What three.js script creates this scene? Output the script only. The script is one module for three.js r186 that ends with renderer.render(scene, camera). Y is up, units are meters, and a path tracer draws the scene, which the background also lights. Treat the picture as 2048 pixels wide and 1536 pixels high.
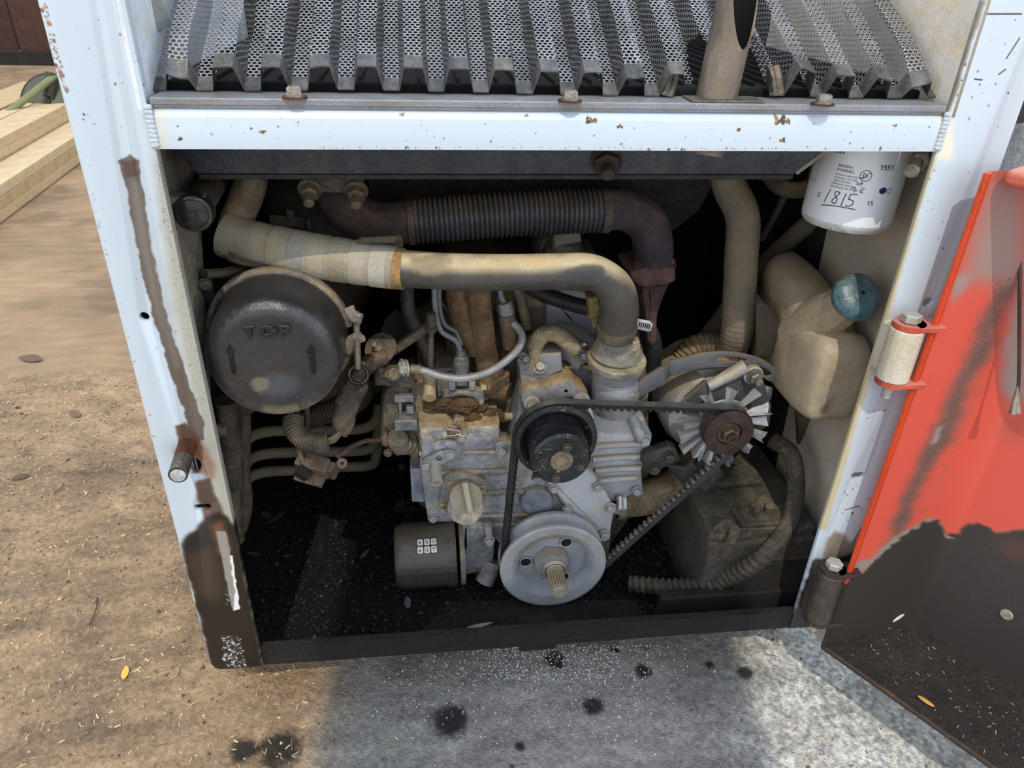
import * as THREE from 'three';
import { RoundedBoxGeometry } from 'three/addons/geometries/RoundedBoxGeometry.js';
import { TextGeometry } from 'three/addons/geometries/TextGeometry.js';
import { FontLoader } from 'three/addons/loaders/FontLoader.js';
import { mergeGeometries, toCreasedNormals } from 'three/addons/utils/BufferGeometryUtils.js';

// ---------------------------------------------------------------- camera, sky, sun, exposure
const scene = new THREE.Scene();
const FOC = 1480, EYE = new THREE.Vector3(-0.1573, 1.1791, 0.8026);
const camera = new THREE.PerspectiveCamera(2 * Math.atan(768 / FOC) * 180 / Math.PI, 4 / 3, 0.02, 60);
camera.position.copy(EYE);
camera.rotation.set(-0.52399, -0.12809, 0.03247, 'YXZ');
scene.add(camera);
const renderer = new THREE.WebGLRenderer({ antialias: true });
renderer.toneMapping = THREE.LinearToneMapping;
renderer.toneMappingExposure = 1.0;
renderer.shadowMap.enabled = true;
{ // open daylight sky: pale near the horizon, blue above
  const W = 64, H = 32, d = new Float32Array(W * H * 4);
  for (let y = 0; y < H; y++) for (let x = 0; x < W; x++) {
    const e = Math.max(0, (y + 0.5) / H * 2 - 1), k = Math.pow(e, 0.55), i = (y * W + x) * 4;
    d[i] = 1.95 + (0.8 - 1.95) * k; d[i + 1] = 1.99 + (1.02 - 1.99) * k; d[i + 2] = 2.05 + (1.4 - 2.05) * k; d[i + 3] = 1;
  }
  const t = new THREE.DataTexture(d, W, H, THREE.RGBAFormat, THREE.FloatType);
  t.mapping = THREE.EquirectangularReflectionMapping; t.magFilter = THREE.LinearFilter; t.minFilter = THREE.LinearFilter; t.needsUpdate = true;
  scene.background = t; scene.environment = t;
}
const sun = new THREE.DirectionalLight(new THREE.Color(1.0, 0.9, 0.76), 2.0);
sun.position.set(-0.6, 9.08, 6.6); sun.target.position.set(0, 0, 0);
sun.castShadow = true; sun.shadow.mapSize.set(4096, 4096); sun.shadow.radius = 0.8;
Object.assign(sun.shadow.camera, { left: -5, right: 5, top: 5, bottom: -5, near: 0.1, far: 25 });
scene.add(sun, sun.target);

// ---------------------------------------------------------------- measuring tools
const GY = 0.1; // height of the floor below the loader's sill, measured from the frame's own zero
const V = (x, y, z) => new THREE.Vector3(x, y, z);
const QC = new THREE.Quaternion().setFromEuler(camera.rotation);
const ray = (px, py) => V((px - 1024) / FOC, -(py - 768) / FOC, -1).applyQuaternion(QC);
const P = (px, py, z) => { const d = ray(px, py); return EYE.clone().addScaledVector(d, (z - EYE.z) / d.z); };
const PY = (px, py, y) => { const d = ray(px, py); return EYE.clone().addScaledVector(d, (y - EYE.y) / d.y); };
const PX = (px, py, x) => { const d = ray(px, py); return EYE.clone().addScaledVector(d, (x - EYE.x) / d.x); };
const S = (px, py, z) => P(px + 1, py, z).distanceTo(P(px, py, z));
const PS = (a) => a.map((q) => P(...q));
let seed = 7;
const rnd = () => { seed = (seed + 0x6D2B79F5) | 0; let t = Math.imul(seed ^ (seed >>> 15), 1 | seed); t = (t + Math.imul(t ^ (t >>> 7), 61 | t)) ^ t; return ((t ^ (t >>> 14)) >>> 0) / 4294967296; };
const rr = (a, b) => a + (b - a) * rnd();
const hash = (x, y, z) => { let h = Math.imul(x, 374761393) + Math.imul(y, 668265263) + Math.imul(z, 2147483647 ^ 0x5bd1e995) | 0; h = Math.imul(h ^ (h >>> 13), 1274126177); return ((h ^ (h >>> 16)) >>> 0) / 4294967296; };
const sm = (t) => t * t * (3 - 2 * t), lerp = (a, b, t) => a + (b - a) * t, cl = (t) => Math.min(1, Math.max(0, t)), step = (a, b, t) => sm(cl((t - a) / (b - a)));
const noise2 = (x, y, s = 0) => { const i = Math.floor(x), j = Math.floor(y), u = sm(x - i), v = sm(y - j); return lerp(lerp(hash(i, j, s), hash(i + 1, j, s), u), lerp(hash(i, j + 1, s), hash(i + 1, j + 1, s), u), v); };
const noise3 = (x, y, z) => { const k = Math.floor(z), w = sm(z - k); return lerp(noise2(x, y, k), noise2(x, y, k + 1), w); };
const fbm = (x, y, o, s = 0) => { let a = 0.5, v = 0, n = 0; for (let i = 0; i < o; i++) { v += a * noise2(x, y, s + i * 17); n += a; a *= 0.55; x *= 2.03; y *= 2.03; } return v / n; };
const RGB = (c) => { const k = new THREE.Color(c); return [k.r, k.g, k.b]; };

// ---------------------------------------------------------------- textures and materials
function dataTex(w, h, f, srgb = true) {
  const d = new Uint8Array(w * h * 4);
  for (let y = 0; y < h; y++) for (let x = 0; x < w; x++) { const c = f(x, y), i = (y * w + x) * 4; d[i] = c[0]; d[i + 1] = c[1]; d[i + 2] = c[2]; d[i + 3] = 255; }
  const t = new THREE.DataTexture(d, w, h); t.wrapS = t.wrapT = THREE.RepeatWrapping; t.magFilter = THREE.LinearFilter; t.minFilter = THREE.LinearMipmapLinearFilter;
  if (srgb) t.colorSpace = THREE.SRGBColorSpace; t.needsUpdate = true; return t;
}
const wrapN = (x, y, per, s) => { const i = Math.floor(x), j = Math.floor(y), u = sm(x - i), v = sm(y - j), m = (a) => ((a % per) + per) % per; return lerp(lerp(hash(m(i), m(j), s), hash(m(i + 1), m(j), s), u), lerp(hash(m(i), m(j + 1), s), hash(m(i + 1), m(j + 1), s), u), v); };
const tileF = (u, v, p, o, s) => { let a = 0.5, t = 0, n = 0; for (let i = 0; i < o; i++) { t += a * wrapN(u * p, v * p, p, s + i * 31); n += a; a *= 0.6; p *= 2; } return t / n; };
const T_grime = dataTex(512, 512, (x, y) => { // blotchy dirt, multiplies a colour
  const u = x / 512, v = y / 512, a = tileF(u, v, 6, 6, 3), b = tileF(u, v, 24, 4, 50), sp = tileF(u, v, 96, 2, 90);
  let g = 0.66 + 0.55 * (a - 0.5) + 0.35 * (b - 0.5) + 0.2 * (sp - 0.5); g = cl(g + 0.12);
  const w = step(0.48, 0.62, a); return [255 * cl(g), 255 * cl(g * (1 - 0.035 * w)), 255 * cl(g * (1 - 0.1 * w))];
});
const T_fine = dataTex(512, 512, (x, y) => {
  const u = x / 512, v = y / 512, a = tileF(u, v, 5, 5, 13), sp = tileF(u, v, 128, 2, 190), w = step(0.5, 0.66, tileF(u, v, 9, 4, 77));
  let g = 0.93 + 0.16 * (a - 0.5) + 0.12 * (sp - 0.5); return [255 * cl(g), 255 * cl(g * (1 - 0.03 * w)), 255 * cl(g * (1 - 0.09 * w))];
});
const T_bump = dataTex(512, 512, (x, y) => { const u = x / 512, v = y / 512, g = 255 * cl(0.5 + 0.7 * (tileF(u, v, 20, 5, 5) - 0.5) + 0.5 * (tileF(u, v, 120, 2, 8) - 0.5)); return [g, g, g]; }, false);
const T_scr = dataTex(512, 512, (x, y) => { const u = x / 512, v = y / 512, a = tileF(u, v, 8, 4, 21), s1 = wrapN(u * 10 + 2 * a, v * 90 + 6 * a, 90, 7), s2 = tileF(u, v, 40, 3, 41); const w = step(0.86, 0.99, s1) * step(0.45, 0.7, a) + 0.9 * step(0.66, 0.8, s2) * step(0.5, 0.62, a); const g = 0.22 + 0.12 * (a - 0.5) + 0.75 * w; return [255 * cl(g), 255 * cl(g), 255 * cl(g)]; });
const rep = (t, k) => { const c = t.clone(); c.repeat.set(k, k); c.needsUpdate = true; return c; };
const GR = rep(T_grime, 5), FI = rep(T_fine, 5), SC = rep(T_scr, 9), BU = rep(T_bump, 8);
const mats = new Map();
function mat(o) {
  const k = JSON.stringify([o.r ?? 0.7, o.m ?? 0, o.g ?? 1, o.b ?? 0.0006, o.cc ?? 0, o.tr ?? 0]);
  if (!mats.has(k)) mats.set(k, new THREE.MeshPhysicalMaterial({ color: 0xffffff, vertexColors: true, roughness: o.r ?? 0.7, metalness: o.m ?? 0, map: (o.g ?? 1) === 2 ? null : o.g === 3 ? SC : (o.g ?? 1) ? GR : FI, bumpMap: BU, bumpScale: o.b ?? 0.0006, clearcoat: o.cc ?? 0, clearcoatRoughness: 0.35, side: THREE.DoubleSide }));
  return mats.get(k);
}

// ---------------------------------------------------------------- making objects
const used = new Map();
function numbered(n) { const k = used.get(n) ?? 0; used.set(n, k + 1); return k ? n + '_' + String(k).padStart(3, '0') : n; }
function thing(name, label, category, at, group) {
  const o = new THREE.Group(); o.name = numbered(name); o.position.copy(at); o.userData = { label, category };
  if (group) o.userData.group = group; scene.add(o); return o;
}
function prep(g) { // same attributes everywhere, box-mapped uv in metres
  let n = g.index ? g.toNonIndexed() : g; if (!n.attributes.normal) n.computeVertexNormals();
  const p = n.attributes.position, nn = n.attributes.normal, uv = new Float32Array(p.count * 2);
  for (let i = 0; i < p.count; i += 3) {
    let x = 0, y = 0, z = 0; for (let k = 0; k < 3; k++) { x += nn.getX(i + k); y += nn.getY(i + k); z += nn.getZ(i + k); }
    x = Math.abs(x); y = Math.abs(y); z = Math.abs(z);
    for (let k = 0; k < 3; k++) { const a = p.getX(i + k), b = p.getY(i + k), c = p.getZ(i + k), j = (i + k) * 2; if (z >= x && z >= y) { uv[j] = a; uv[j + 1] = b; } else if (x >= y) { uv[j] = c; uv[j + 1] = b; } else { uv[j] = a; uv[j + 1] = c; } }
  }
  const o = new THREE.BufferGeometry(); o.setAttribute('position', p.clone()); o.setAttribute('normal', nn.clone()); o.setAttribute('uv', new THREE.BufferAttribute(uv, 2)); return o;
}
const DUST = RGB('#a88f6a');
function tint(g, L) { // base colour with mottling, and settled dust where the surface faces up
  const c = RGB(L.c ?? '#808080'), dc = L.dc ? RGB(L.dc) : DUST, p = g.attributes.position, n = g.attributes.normal, col = new Float32Array(p.count * 3), D = L.d ?? 0, M = L.mo ?? 0.18, A = L.da ?? 0;
  for (let i = 0; i < p.count; i++) {
    const x = p.getX(i), y = p.getY(i), z = p.getZ(i), a = noise3(x * 45, y * 45, z * 45), b = noise3(x * 150 + 9, y * 150, z * 150);
    const k = 1 + M * (a + 0.6 * b - 0.8), d = cl(D * step(0.12, 0.85, n.getY(i)) * (0.55 + 0.8 * a) + A * (0.4 + 1.2 * a));
    let w = 0; const q = [lerp(c[0] * k, dc[0], d), lerp(c[1] * k, dc[1], d), lerp(c[2] * k, dc[2], d)];
    if (L.spots) for (const [s, r, sc] of L.spots) { w = 1 - step(0.6, 1.1, Math.hypot((x - s.x) / r[0], (y - s.y) / r[1], (z - s.z) / r[2]) + 0.5 * (a - 0.5) + 0.3 * (b - 0.5)); if (w > 0) { const C = RGB(sc); for (let j = 0; j < 3; j++) q[j] = lerp(q[j], C[j], w * 0.85); } }
    for (let j = 0; j < 3; j++) col[i * 3 + j] = cl(q[j]);
  }
  g.setAttribute('color', new THREE.BufferAttribute(col, 3));
}
function originOf(parent) { const o = V(0, 0, 0); for (let q = parent; q && q !== scene; q = q.parent) o.add(q.position); return o; }
function obj(name, geos, L, parent) {
  geos = [geos].flat(Infinity);
  const g = mergeGeometries(geos.map(prep)); if (!L.mat || L.tint) tint(g, L);
  const o = originOf(parent); g.translate(-o.x, -o.y, -o.z);
  const m = new THREE.Mesh(g, L.mat ?? mat(L)); m.name = parent && parent !== scene ? name : numbered(name); m.castShadow = m.receiveShadow = true;
  if (L.label) m.userData.label = L.label;
  (parent ?? scene).add(m); return m;
}
function single(name, geos, L, label, category, at, group) { // a thing that is one mesh, with its origin at its base
  const gg = [geos].flat(Infinity).map(prep), g = mergeGeometries(gg); if (!L.mat || L.tint) tint(g, L); g.translate(-at.x, -at.y, -at.z);
  const m = new THREE.Mesh(g, L.mat ?? mat(L)); m.name = numbered(name); m.position.copy(at); m.castShadow = m.receiveShadow = true;
  m.userData = { label, category }; if (group) m.userData.group = group; scene.add(m); return m;
}

// ---------------------------------------------------------------- shapes
const Z1 = V(0, 0, 1), Y1 = V(0, 1, 0), X1 = V(1, 0, 0);
const aim = (g, at, dir, from = Y1) => { g.applyQuaternion(new THREE.Quaternion().setFromUnitVectors(from, dir.clone().normalize())); g.translate(at.x, at.y, at.z); return g; };
const crease = (g, a = 0.6) => toCreasedNormals(g.index ? g.toNonIndexed() : g, a);
const box = (c, w, h, d, r = 0.002, rot) => { const g = new RoundedBoxGeometry(w, h, d, 2, Math.min(r, w / 2.1, h / 2.1, d / 2.1)); if (rot) g.applyQuaternion(new THREE.Quaternion().setFromEuler(new THREE.Euler(...rot))); g.translate(c.x, c.y, c.z); return g; };
const lathe = (prof, at, dir = Z1, seg = 48, ang = 0.5) => aim(crease(new THREE.LatheGeometry(prof.map(([r, h]) => new THREE.Vector2(Math.max(r, 0.00001), h)), seg), ang), at, dir);
const rod = (a, b, r, r2 = r, seg = 20, ch = 0.0012) => { const L = a.distanceTo(b), c = Math.min(ch, r / 3, L / 3); return lathe([[0, 0], [r - c, 0], [r, c], [r2, L - c], [r2 - c, L], [0, L]], a, b.clone().sub(a), seg); };
const disc = (at, r, h, dir = Z1, seg = 40, ch = 0.0015) => rod(at.clone().addScaledVector(dir, -h), at, r, r, seg, ch);
const hex = (at, r, h, dir = Z1, washer = 1.25) => { const n = dir.clone().normalize(), g = []; if (washer) g.push(lathe([[0, 0], [r * washer, 0], [r * washer, h * 0.22], [0, h * 0.22]], at, n, 24)); g.push(crease(aim(new THREE.CylinderGeometry(r, r, h * 0.85, 6).translate(0, h * 0.425 + h * 0.15, 0), at, n), 0.3)); g.push(crease(aim(new THREE.CylinderGeometry(r * 0.82, r, h * 0.14, 6).translate(0, h * 1.07, 0), at, n), 0.3)); return g; };
const nut = (at, r, h, rs, hs, dir = Z1) => [...hex(at, r, h, dir), rod(at.clone(), at.clone().addScaledVector(dir.clone().normalize(), hs), rs, rs, 14)];
function shapeOf(pts, holes = []) { const s = new THREE.Shape(pts.map((p) => new THREE.Vector2(p.x, p.y))); for (const h of holes) s.holes.push(new THREE.Path(h.map((p) => new THREE.Vector2(p.x, p.y)))); return s; }
function smoothLoop(pts, n = 8, tension = 0.5) { return new THREE.CatmullRomCurve3(pts, true, 'catmullrom', tension).getPoints(pts.length * n).slice(0, -1); }
function plate(pts, z, depth, bev = 0.002, holes = [], ang = 0.5) { // outline in world x, y with its front at z
  const g = new THREE.ExtrudeGeometry(shapeOf(pts, holes), { depth: depth - 2 * bev, bevelEnabled: bev > 0, bevelThickness: bev, bevelSize: bev, bevelOffset: -bev, bevelSegments: 2, curveSegments: 12 });
  g.translate(0, 0, z - depth + bev); return crease(g, ang);
}
const poly = (px, z, depth, bev, holes, ang) => plate(px.map(([x, y]) => P(x, y, z)), z, depth, bev, (holes ?? []).map((h) => h.map(([x, y]) => P(x, y, z))), ang);
const blob = (px, z, depth, bev = 0.006, n = 6) => plate(smoothLoop(px.map(([x, y]) => P(x, y, z)), n), z, depth, bev);
const ring = (c, r, n = 20) => Array.from({ length: n }, (_, i) => V(c.x + r * Math.cos(-i / n * 6.28319), c.y + r * Math.sin(-i / n * 6.28319), c.z));
function tube(pts, r, { seg, rad = 20, caps = true, tension = 0.5, closed = false } = {}) {
  const c = new THREE.CatmullRomCurve3(pts, closed, 'centripetal', tension), n = seg ?? Math.max(16, pts.length * 14), f = c.computeFrenetFrames(n, closed), pos = [], idx = [], R = typeof r === 'function' ? r : () => r;
  for (let i = 0; i <= n; i++) { const t = i / n, p = c.getPointAt(t); for (let j = 0; j <= rad; j++) { const a = j / rad * Math.PI * 2, q = R(t, a), u = Math.cos(a) * q, v = Math.sin(a) * q, N = f.normals[i], B = f.binormals[i]; pos.push(p.x + u * N.x + v * B.x, p.y + u * N.y + v * B.y, p.z + u * N.z + v * B.z); } }
  const w = rad + 1; for (let i = 0; i < n; i++) for (let j = 0; j < rad; j++) { const a = i * w + j; idx.push(a, a + 1, a + w, a + w, a + 1, a + w + 1); }
  let g = new THREE.BufferGeometry(); g.setAttribute('position', new THREE.Float32BufferAttribute(pos, 3)); g.setIndex(idx); g.computeVertexNormals();
  { const nn = g.attributes.normal; for (let i = 0; i <= n; i++) { const a = i * w, b = a + rad, x = nn.getX(a) + nn.getX(b), y = nn.getY(a) + nn.getY(b), z = nn.getZ(a) + nn.getZ(b), l = Math.hypot(x, y, z) || 1; nn.setXYZ(a, x / l, y / l, z / l); nn.setXYZ(b, x / l, y / l, z / l); } }
  const out = [g.toNonIndexed()];
  if (caps && !closed) for (const [i, s] of [[0, -1], [n, 1]]) { const p = c.getPointAt(i / n), q = [], base = i * w * 3, T = f.tangents[i]; for (let j = 0; j < rad; j++) { const A = pos.slice(base + j * 3, base + j * 3 + 3), B = pos.slice(base + j * 3 + 3, base + j * 3 + 6); q.push(p.x, p.y, p.z, ...(s > 0 ? A : B), ...(s > 0 ? B : A)); } const h = new THREE.BufferGeometry(); h.setAttribute('position', new THREE.Float32BufferAttribute(q, 3)); h.setAttribute('normal', new THREE.Float32BufferAttribute(Array.from({ length: rad * 3 }, () => [T.x * s, T.y * s, T.z * s]).flat(), 3)); out.push(h); }
  return mergeGeometries(out.map((k) => { k.deleteAttribute('uv'); return k; }));
}
const ribbed = (pts, r, n, amp = 0.12, rad = 22) => tube(pts, (t) => r * (1 - amp + amp * Math.pow(Math.abs(Math.sin(Math.PI * n * t)), 0.6)), { seg: n * 6, rad });
const braid = (r, len, a = 0.04) => (t, ang) => r * (1 + a * Math.sin(ang * 8 + t * len) * Math.sin(ang * 8 - t * len));

// ---------------------------------------------------------------- the setting: floor, wall
const tanC = [152, 127, 98], greyC = [143, 139, 131], paleC = [182, 181, 173];
function floorColor(x, z, fine) {
  const w1 = fbm(x * 3 + 40, z * 3 + 9, 4, 1), w2 = fbm(x * 14, z * 26, 4, 60), w3 = fine ? fbm(x * 160, z * 160, 2, 120) : 0.5, st = noise2(x * 1.5 + z * 0.4, z * 55 + 3 * noise2(x * 6, z * 6, 4), 8);
  const t = step(-0.41, -0.28, x + 0.1 * (w1 - 0.5)), q = step(0.22, 0.5, x + 0.3 * (w1 - 0.5) + 0.25 * z);
  const o = [0, 0, 0];
  for (let i = 0; i < 3; i++) { let c = lerp(lerp(tanC[i], greyC[i], t), paleC[i], q); c *= 0.98 + 0.3 * (w1 - 0.5) + (fine ? 0.42 : 0.2) * (w2 - 0.5) + 0.55 * (w3 - 0.5) * (0.6 + 0.6 * q) + 0.10 * (st - 0.5); o[i] = c; }
  const dk = step(0.60, 0.74, fbm(x * 4.2 + 3, z * 4.2 + 70, 4, 33)) * (1 - t) * 0.12; for (let i = 0; i < 3; i++) o[i] *= 1 - dk;
  return o;
}
const FX0 = -1.35, FX1 = 1.35, FZ0 = -1.2, FZ1 = 0.65;
{
  const W = 2048, H = 1404, spots = [[900, 1442, 30], [1285, 1342, 15], [1188, 1412, 18], [1490, 1345, 14], [1230, 1300, 8], [560, 1495, 34], [1110, 1320, 20], [1420, 1330, 9], [1040, 1492, 9], [490, 1500, 22]].map(([x, y, r]) => { const p = PY(x, y, GY); return [p.x, p.z, r * 0.00098]; });
  const tex = dataTex(W, H, (i, j) => {
    const x = FX0 + (FX1 - FX0) * (i + 0.5) / W, z = FZ1 - (FZ1 - FZ0) * (j + 0.5) / H, c = floorColor(x, z, true);
    let k = 1; for (const [sx, sz, r] of spots) { const d = Math.hypot(x - sx, z - sz) / r; if (d < 2) k *= 1 - 0.72 * (1 - step(0.5, 1.35, d + 0.7 * (fbm(x * 90, z * 90, 3, 5) - 0.5))); }
    return c.map((v) => 255 * cl(v * k / 255));
  });
  tex.wrapS = tex.wrapT = THREE.ClampToEdgeWrapping;
  const g = new THREE.BoxGeometry(FX1 - FX0, 0.05, FZ1 - FZ0); g.translate((FX0 + FX1) / 2, GY - 0.025, (FZ0 + FZ1) / 2);
  const p = g.attributes.position, uv = g.attributes.uv; for (let i = 0; i < p.count; i++) uv.setXY(i, (p.getX(i) - FX0) / (FX1 - FX0), (FZ1 - p.getZ(i)) / (FZ1 - FZ0));
  const bt = rep(T_bump, 1); bt.repeat.set(9, 6);
  const m = new THREE.Mesh(g, new THREE.MeshStandardMaterial({ map: tex, roughness: 0.92, bumpMap: bt, bumpScale: 0.0035 })); m.name = 'floor'; m.receiveShadow = m.castShadow = true; m.userData = { kind: 'structure', label: 'concrete yard floor with tan dirt and dark spots in front of the loader' }; scene.add(m);
  const W2 = 1024, X0 = -9, X1 = 6, Z0 = -9.5, Z1 = 5;
  const t2 = dataTex(W2, W2, (i, j) => floorColor(X0 + (X1 - X0) * i / W2, Z1 - (Z1 - Z0) * j / W2, false).map((v) => 255 * cl(v / 255)));
  const g2 = new THREE.BoxGeometry(X1 - X0, 0.1, Z1 - Z0); g2.translate((X0 + X1) / 2, GY - 0.0515, (Z0 + Z1) / 2);
  const p2 = g2.attributes.position, u2 = g2.attributes.uv; for (let i = 0; i < p2.count; i++) u2.setXY(i, (p2.getX(i) - X0) / (X1 - X0), (Z1 - p2.getZ(i)) / (Z1 - Z0));
  const b2 = rep(T_bump, 1); b2.repeat.set(40, 40);
  const m2 = new THREE.Mesh(g2, new THREE.MeshStandardMaterial({ map: t2, roughness: 0.94, bumpMap: b2, bumpScale: 0.003 })); m2.name = 'floor_001'; m2.receiveShadow = m2.castShadow = true; m2.userData = { kind: 'structure', label: 'dusty concrete floor reaching back to the barn wall' }; scene.add(m2);
}
function struct(name, geos, L, label) { const m = obj(name, geos, L); m.userData.kind = 'structure'; if (label) m.userData.label = label; return m; }
{ // plank wall at the back of the yard, and an added unseen board panel that casts the ground shade
  const wall = new THREE.Group(); wall.name = 'wall_back'; wall.userData = { kind: 'structure', label: 'reddish brown barn wall of vertical boards behind the lumber' }; wall.position.y = GY; scene.add(wall);
  obj('sill', box(V(-1.5, 0.06 + GY, -7.72), 14, 0.12, 0.1, 0.004), { c: '#2a231f', r: 0.9 }, wall);  // dark strip standing in for the shadowed gap under the boards
  const shadePanelC = ['#7d766c', '#857e74', '#757067', '#8a8378'], cols = ['#4a2417', '#553021', '#41201a', '#5a3526'];
  for (let i = 0; i < 16; i++) obj('board', box(V(-7.9 + i * 0.84, 1.72 + GY, -7.8 + 0.006 * (i % 3)), 0.825, 3.2, 0.05, 0.006), { c: cols[(i * 7) % 4], r: 0.75, mo: 0.5, b: 0.002 }, wall);
  const leaf = new THREE.Group(); leaf.name = 'door_1'; leaf.userData = { kind: 'structure', label: 'added unseen panel of tall grey boards that shades the ground and bay' }; scene.add(leaf);
  const zt = 3.0; for (let i = 0; i < 5; i++) obj('board', box(V(-0.6175 + 0.0715 + i * 0.143, 2.43, zt), 0.1425, 4.86, 0.04, 0.002), { c: shadePanelC[i % 4], r: 0.8, mo: 0.4 }, leaf);
  for (const y of [0.4, 2.1, 3.9]) obj('rail', box(V(-0.26, y, zt + 0.04), 0.7, 0.16, 0.035, 0.003), { c: '#6f695f', r: 0.8 }, leaf);
}
// lumber on the floor at the left
{
  const woods = ['#d6bd94', '#dcc59d', '#cbb086', '#d8bf97'], H = 0.0465;
  const A = (px, py, y) => PY(px, py, y), d = PY(148, 335, GY).sub(PY(0, 447, GY)).normalize(), n = V(-d.z, 0, d.x).multiplyScalar(d.z < 0 ? -1 : 1);
  const side = n.x < 0 ? n : n.clone().negate();
  const base = PY(0, 447, GY), yaw = Math.atan2(-d.x, -d.z);
  const plank = (off, w, y, len, label, i) => { const c = base.clone().addScaledVector(side, off + w / 2).addScaledVector(d, 0.9); single('timber', box(V(c.x, GY + y + H / 2 - 0.0005, c.z), w, H - 0.001, len, 0.003, [0, yaw, 0]), { c: woods[i % 4], r: 0.7, mo: 0.14, g: 0, b: 0.0001 }, label, 'lumber', V(c.x, GY + y, c.z), 'sawn timbers stacked at the left'); };
  const w0 = 0.16;
  plank(0, w0, 0, 3.6, 'bottom pale timber of the front row, lying on the floor', 0);
  plank(0, w0, H, 3.5, 'middle pale timber of the three in the front row', 2);
  plank(0.004, w0, 2 * H, 3.4, 'brightest pale timber, topmost of the front row of lumber', 1);
  const baulk = (off, w, h, len, label, i) => { const c = base.clone().addScaledVector(side, off + w / 2).addScaledVector(d, 0.9); single('baulk', box(V(c.x, GY + h / 2, c.z), w, h - 0.001, len, 0.004, [0, yaw, 0]), { c: woods[i % 4], r: 0.7, mo: 0.14, g: 0, b: 0.0001 }, label, 'lumber', V(c.x, GY, c.z)); };
  const o2 = w0 + 0.012; baulk(o2, 0.18, 3 * H, 3.6, 'thick baulk low in the second row, mostly hidden by the front row of lumber', 2);
  plank(o2 + 0.003, 0.18, 3 * H, 3.6, 'knotty timber second from the top in the second row of lumber', 3); plank(o2, 0.18, 4 * H, 3.6, 'knotty tan timber topmost of the second row of lumber', 0);
  const o3 = o2 + 0.19; baulk(o3, 0.1, 4 * H, 3.3, 'narrow baulk under the pale strip behind the second row of lumber', 1); plank(o3, 0.09, 4 * H, 3.3, 'narrow pale strip on top of the lumber behind the second row', 1);
  const o4 = o3 + 0.12; baulk(o4, 0.26, 4 * H, 3.2, 'wide baulk under the stained board at the back of the lumber', 2); plank(o4, 0.25, 4 * H, 3.2, 'wide stained board on top of the rearmost lumber row', 2);
  // dark offcuts beyond
  for (let i = 0; i < 5; i++) { const c = base.clone().addScaledVector(side, 1.0 + 0.17 * i).addScaledVector(d, 0.6 + 0.5 * (i % 3)); single('offcut', box(V(c.x, GY + 0.11 + 0.01 * (i % 2), c.z), 0.12, 0.22 + 0.02 * (i % 2), 1.5, 0.004, [0, yaw, 0]), { c: ['#5b4a3e', '#6a5849', '#4b3f37'][i % 3], r: 0.85, mo: 0.4 }, ['grey weathered offcut nearest the pale lumber', 'grey weathered offcut second from the pale lumber', 'dark weathered offcut in the middle of the heap', 'brown weathered offcut fourth from the pale lumber', 'brown weathered offcut farthest from the pale lumber'][i], 'lumber', V(c.x, GY, c.z), 'weathered offcuts behind the lumber'); }
}
{ // string trimmer lying on the lumber
  const zt = -4.25, a = P(-60, 285, zt + 0.5), b = P(112, 150, zt), q = P(104, 200, zt), t = thing('string_trimmer', 'green string trimmer with a round dark guard lying across the lumber', 'trimmer', V(q.x, q.y - 0.1, q.z)), nd = V(0.1, 0.55, 0.83).normalize();
  obj('shaft', tube([a, a.clone().lerp(b, 0.5), b], 0.02), { c: '#7b8256', r: 0.45, g: 0 }, t);
  obj('guard', lathe([[0.02, 0.05], [0.09, 0.042], [0.15, 0.02], [0.172, -0.02], [0.168, -0.025], [0.145, 0.012], [0.02, 0.04]], q, nd, 40), { c: '#4b5036', r: 0.5, g: 0 }, t);
  obj('guard_rib', tube([q.clone().addScaledVector(nd, 0.052), q.clone().addScaledVector(nd, 0.045).add(V(0.0, -0.07, 0.046)), q.clone().addScaledVector(nd, 0.0).add(V(0.0, -0.142, 0.094))], 0.014, { rad: 10 }), { c: '#2a2d20', r: 0.6 }, t);
  obj('guard_rim', new THREE.TorusGeometry(0.17, 0.012, 10, 48).applyQuaternion(new THREE.Quaternion().setFromUnitVectors(Z1, nd)).translate(q.x - nd.x * 0.02, q.y - nd.y * 0.02, q.z - nd.z * 0.02), { c: '#23251a', r: 0.6 }, t);
  obj('gear_head', rod(b.clone().add(V(-0.02, 0.01, 0)), q.clone().addScaledVector(nd, 0.05), 0.035), { c: '#3a3e2c', r: 0.5 }, t);
}
{ // clutter at the right behind the loader
  const c = P(2046, 236, -2.4), c2 = V(c.x + 0.12, 0.42 + GY, c.z);
  const t = thing('storage_case', 'grey plastic case with a black label at the right edge behind the post', 'case', V(c2.x, GY, c2.z));
  obj('case_body', box(V(c2.x, 0.4 + GY, c2.z), 0.36, 0.8, 0.3, 0.012, [0, -0.1, 0]), { c: '#a9adb0', r: 0.5 }, t);
  obj('label_plate', box(P(2038, 222, -2.24), 0.09, 0.1, 0.008, 0.001, [0, -0.1, 0.12]), { c: '#15161a', r: 0.4 }, t);
  for (let i = 0; i < 3; i++) obj('ridge', box(V(c2.x - 0.12 + 0.06 * i, 0.36 + GY, c2.z + 0.15), 0.012, 0.62, 0.02, 0.003, [0, -0.1, 0]), { c: '#c6c9cb', r: 0.5 }, t);
  const e = P(2030, 305, -2.3); single('machine_base', [box(V(e.x + 0.15, 0.16 + GY, e.z + 0.42), 0.5, 0.32, 0.3, 0.02), box(V(e.x + 0.05, 0.34 + GY, e.z + 0.4), 0.3, 0.06, 0.3, 0.01)], { c: '#3a352f', r: 0.8, d: 0.5 }, 'dark dusty machine base on the floor at the right edge above the orange door', 'machine base', V(e.x + 0.15, GY, e.z + 0.42));
}

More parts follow.
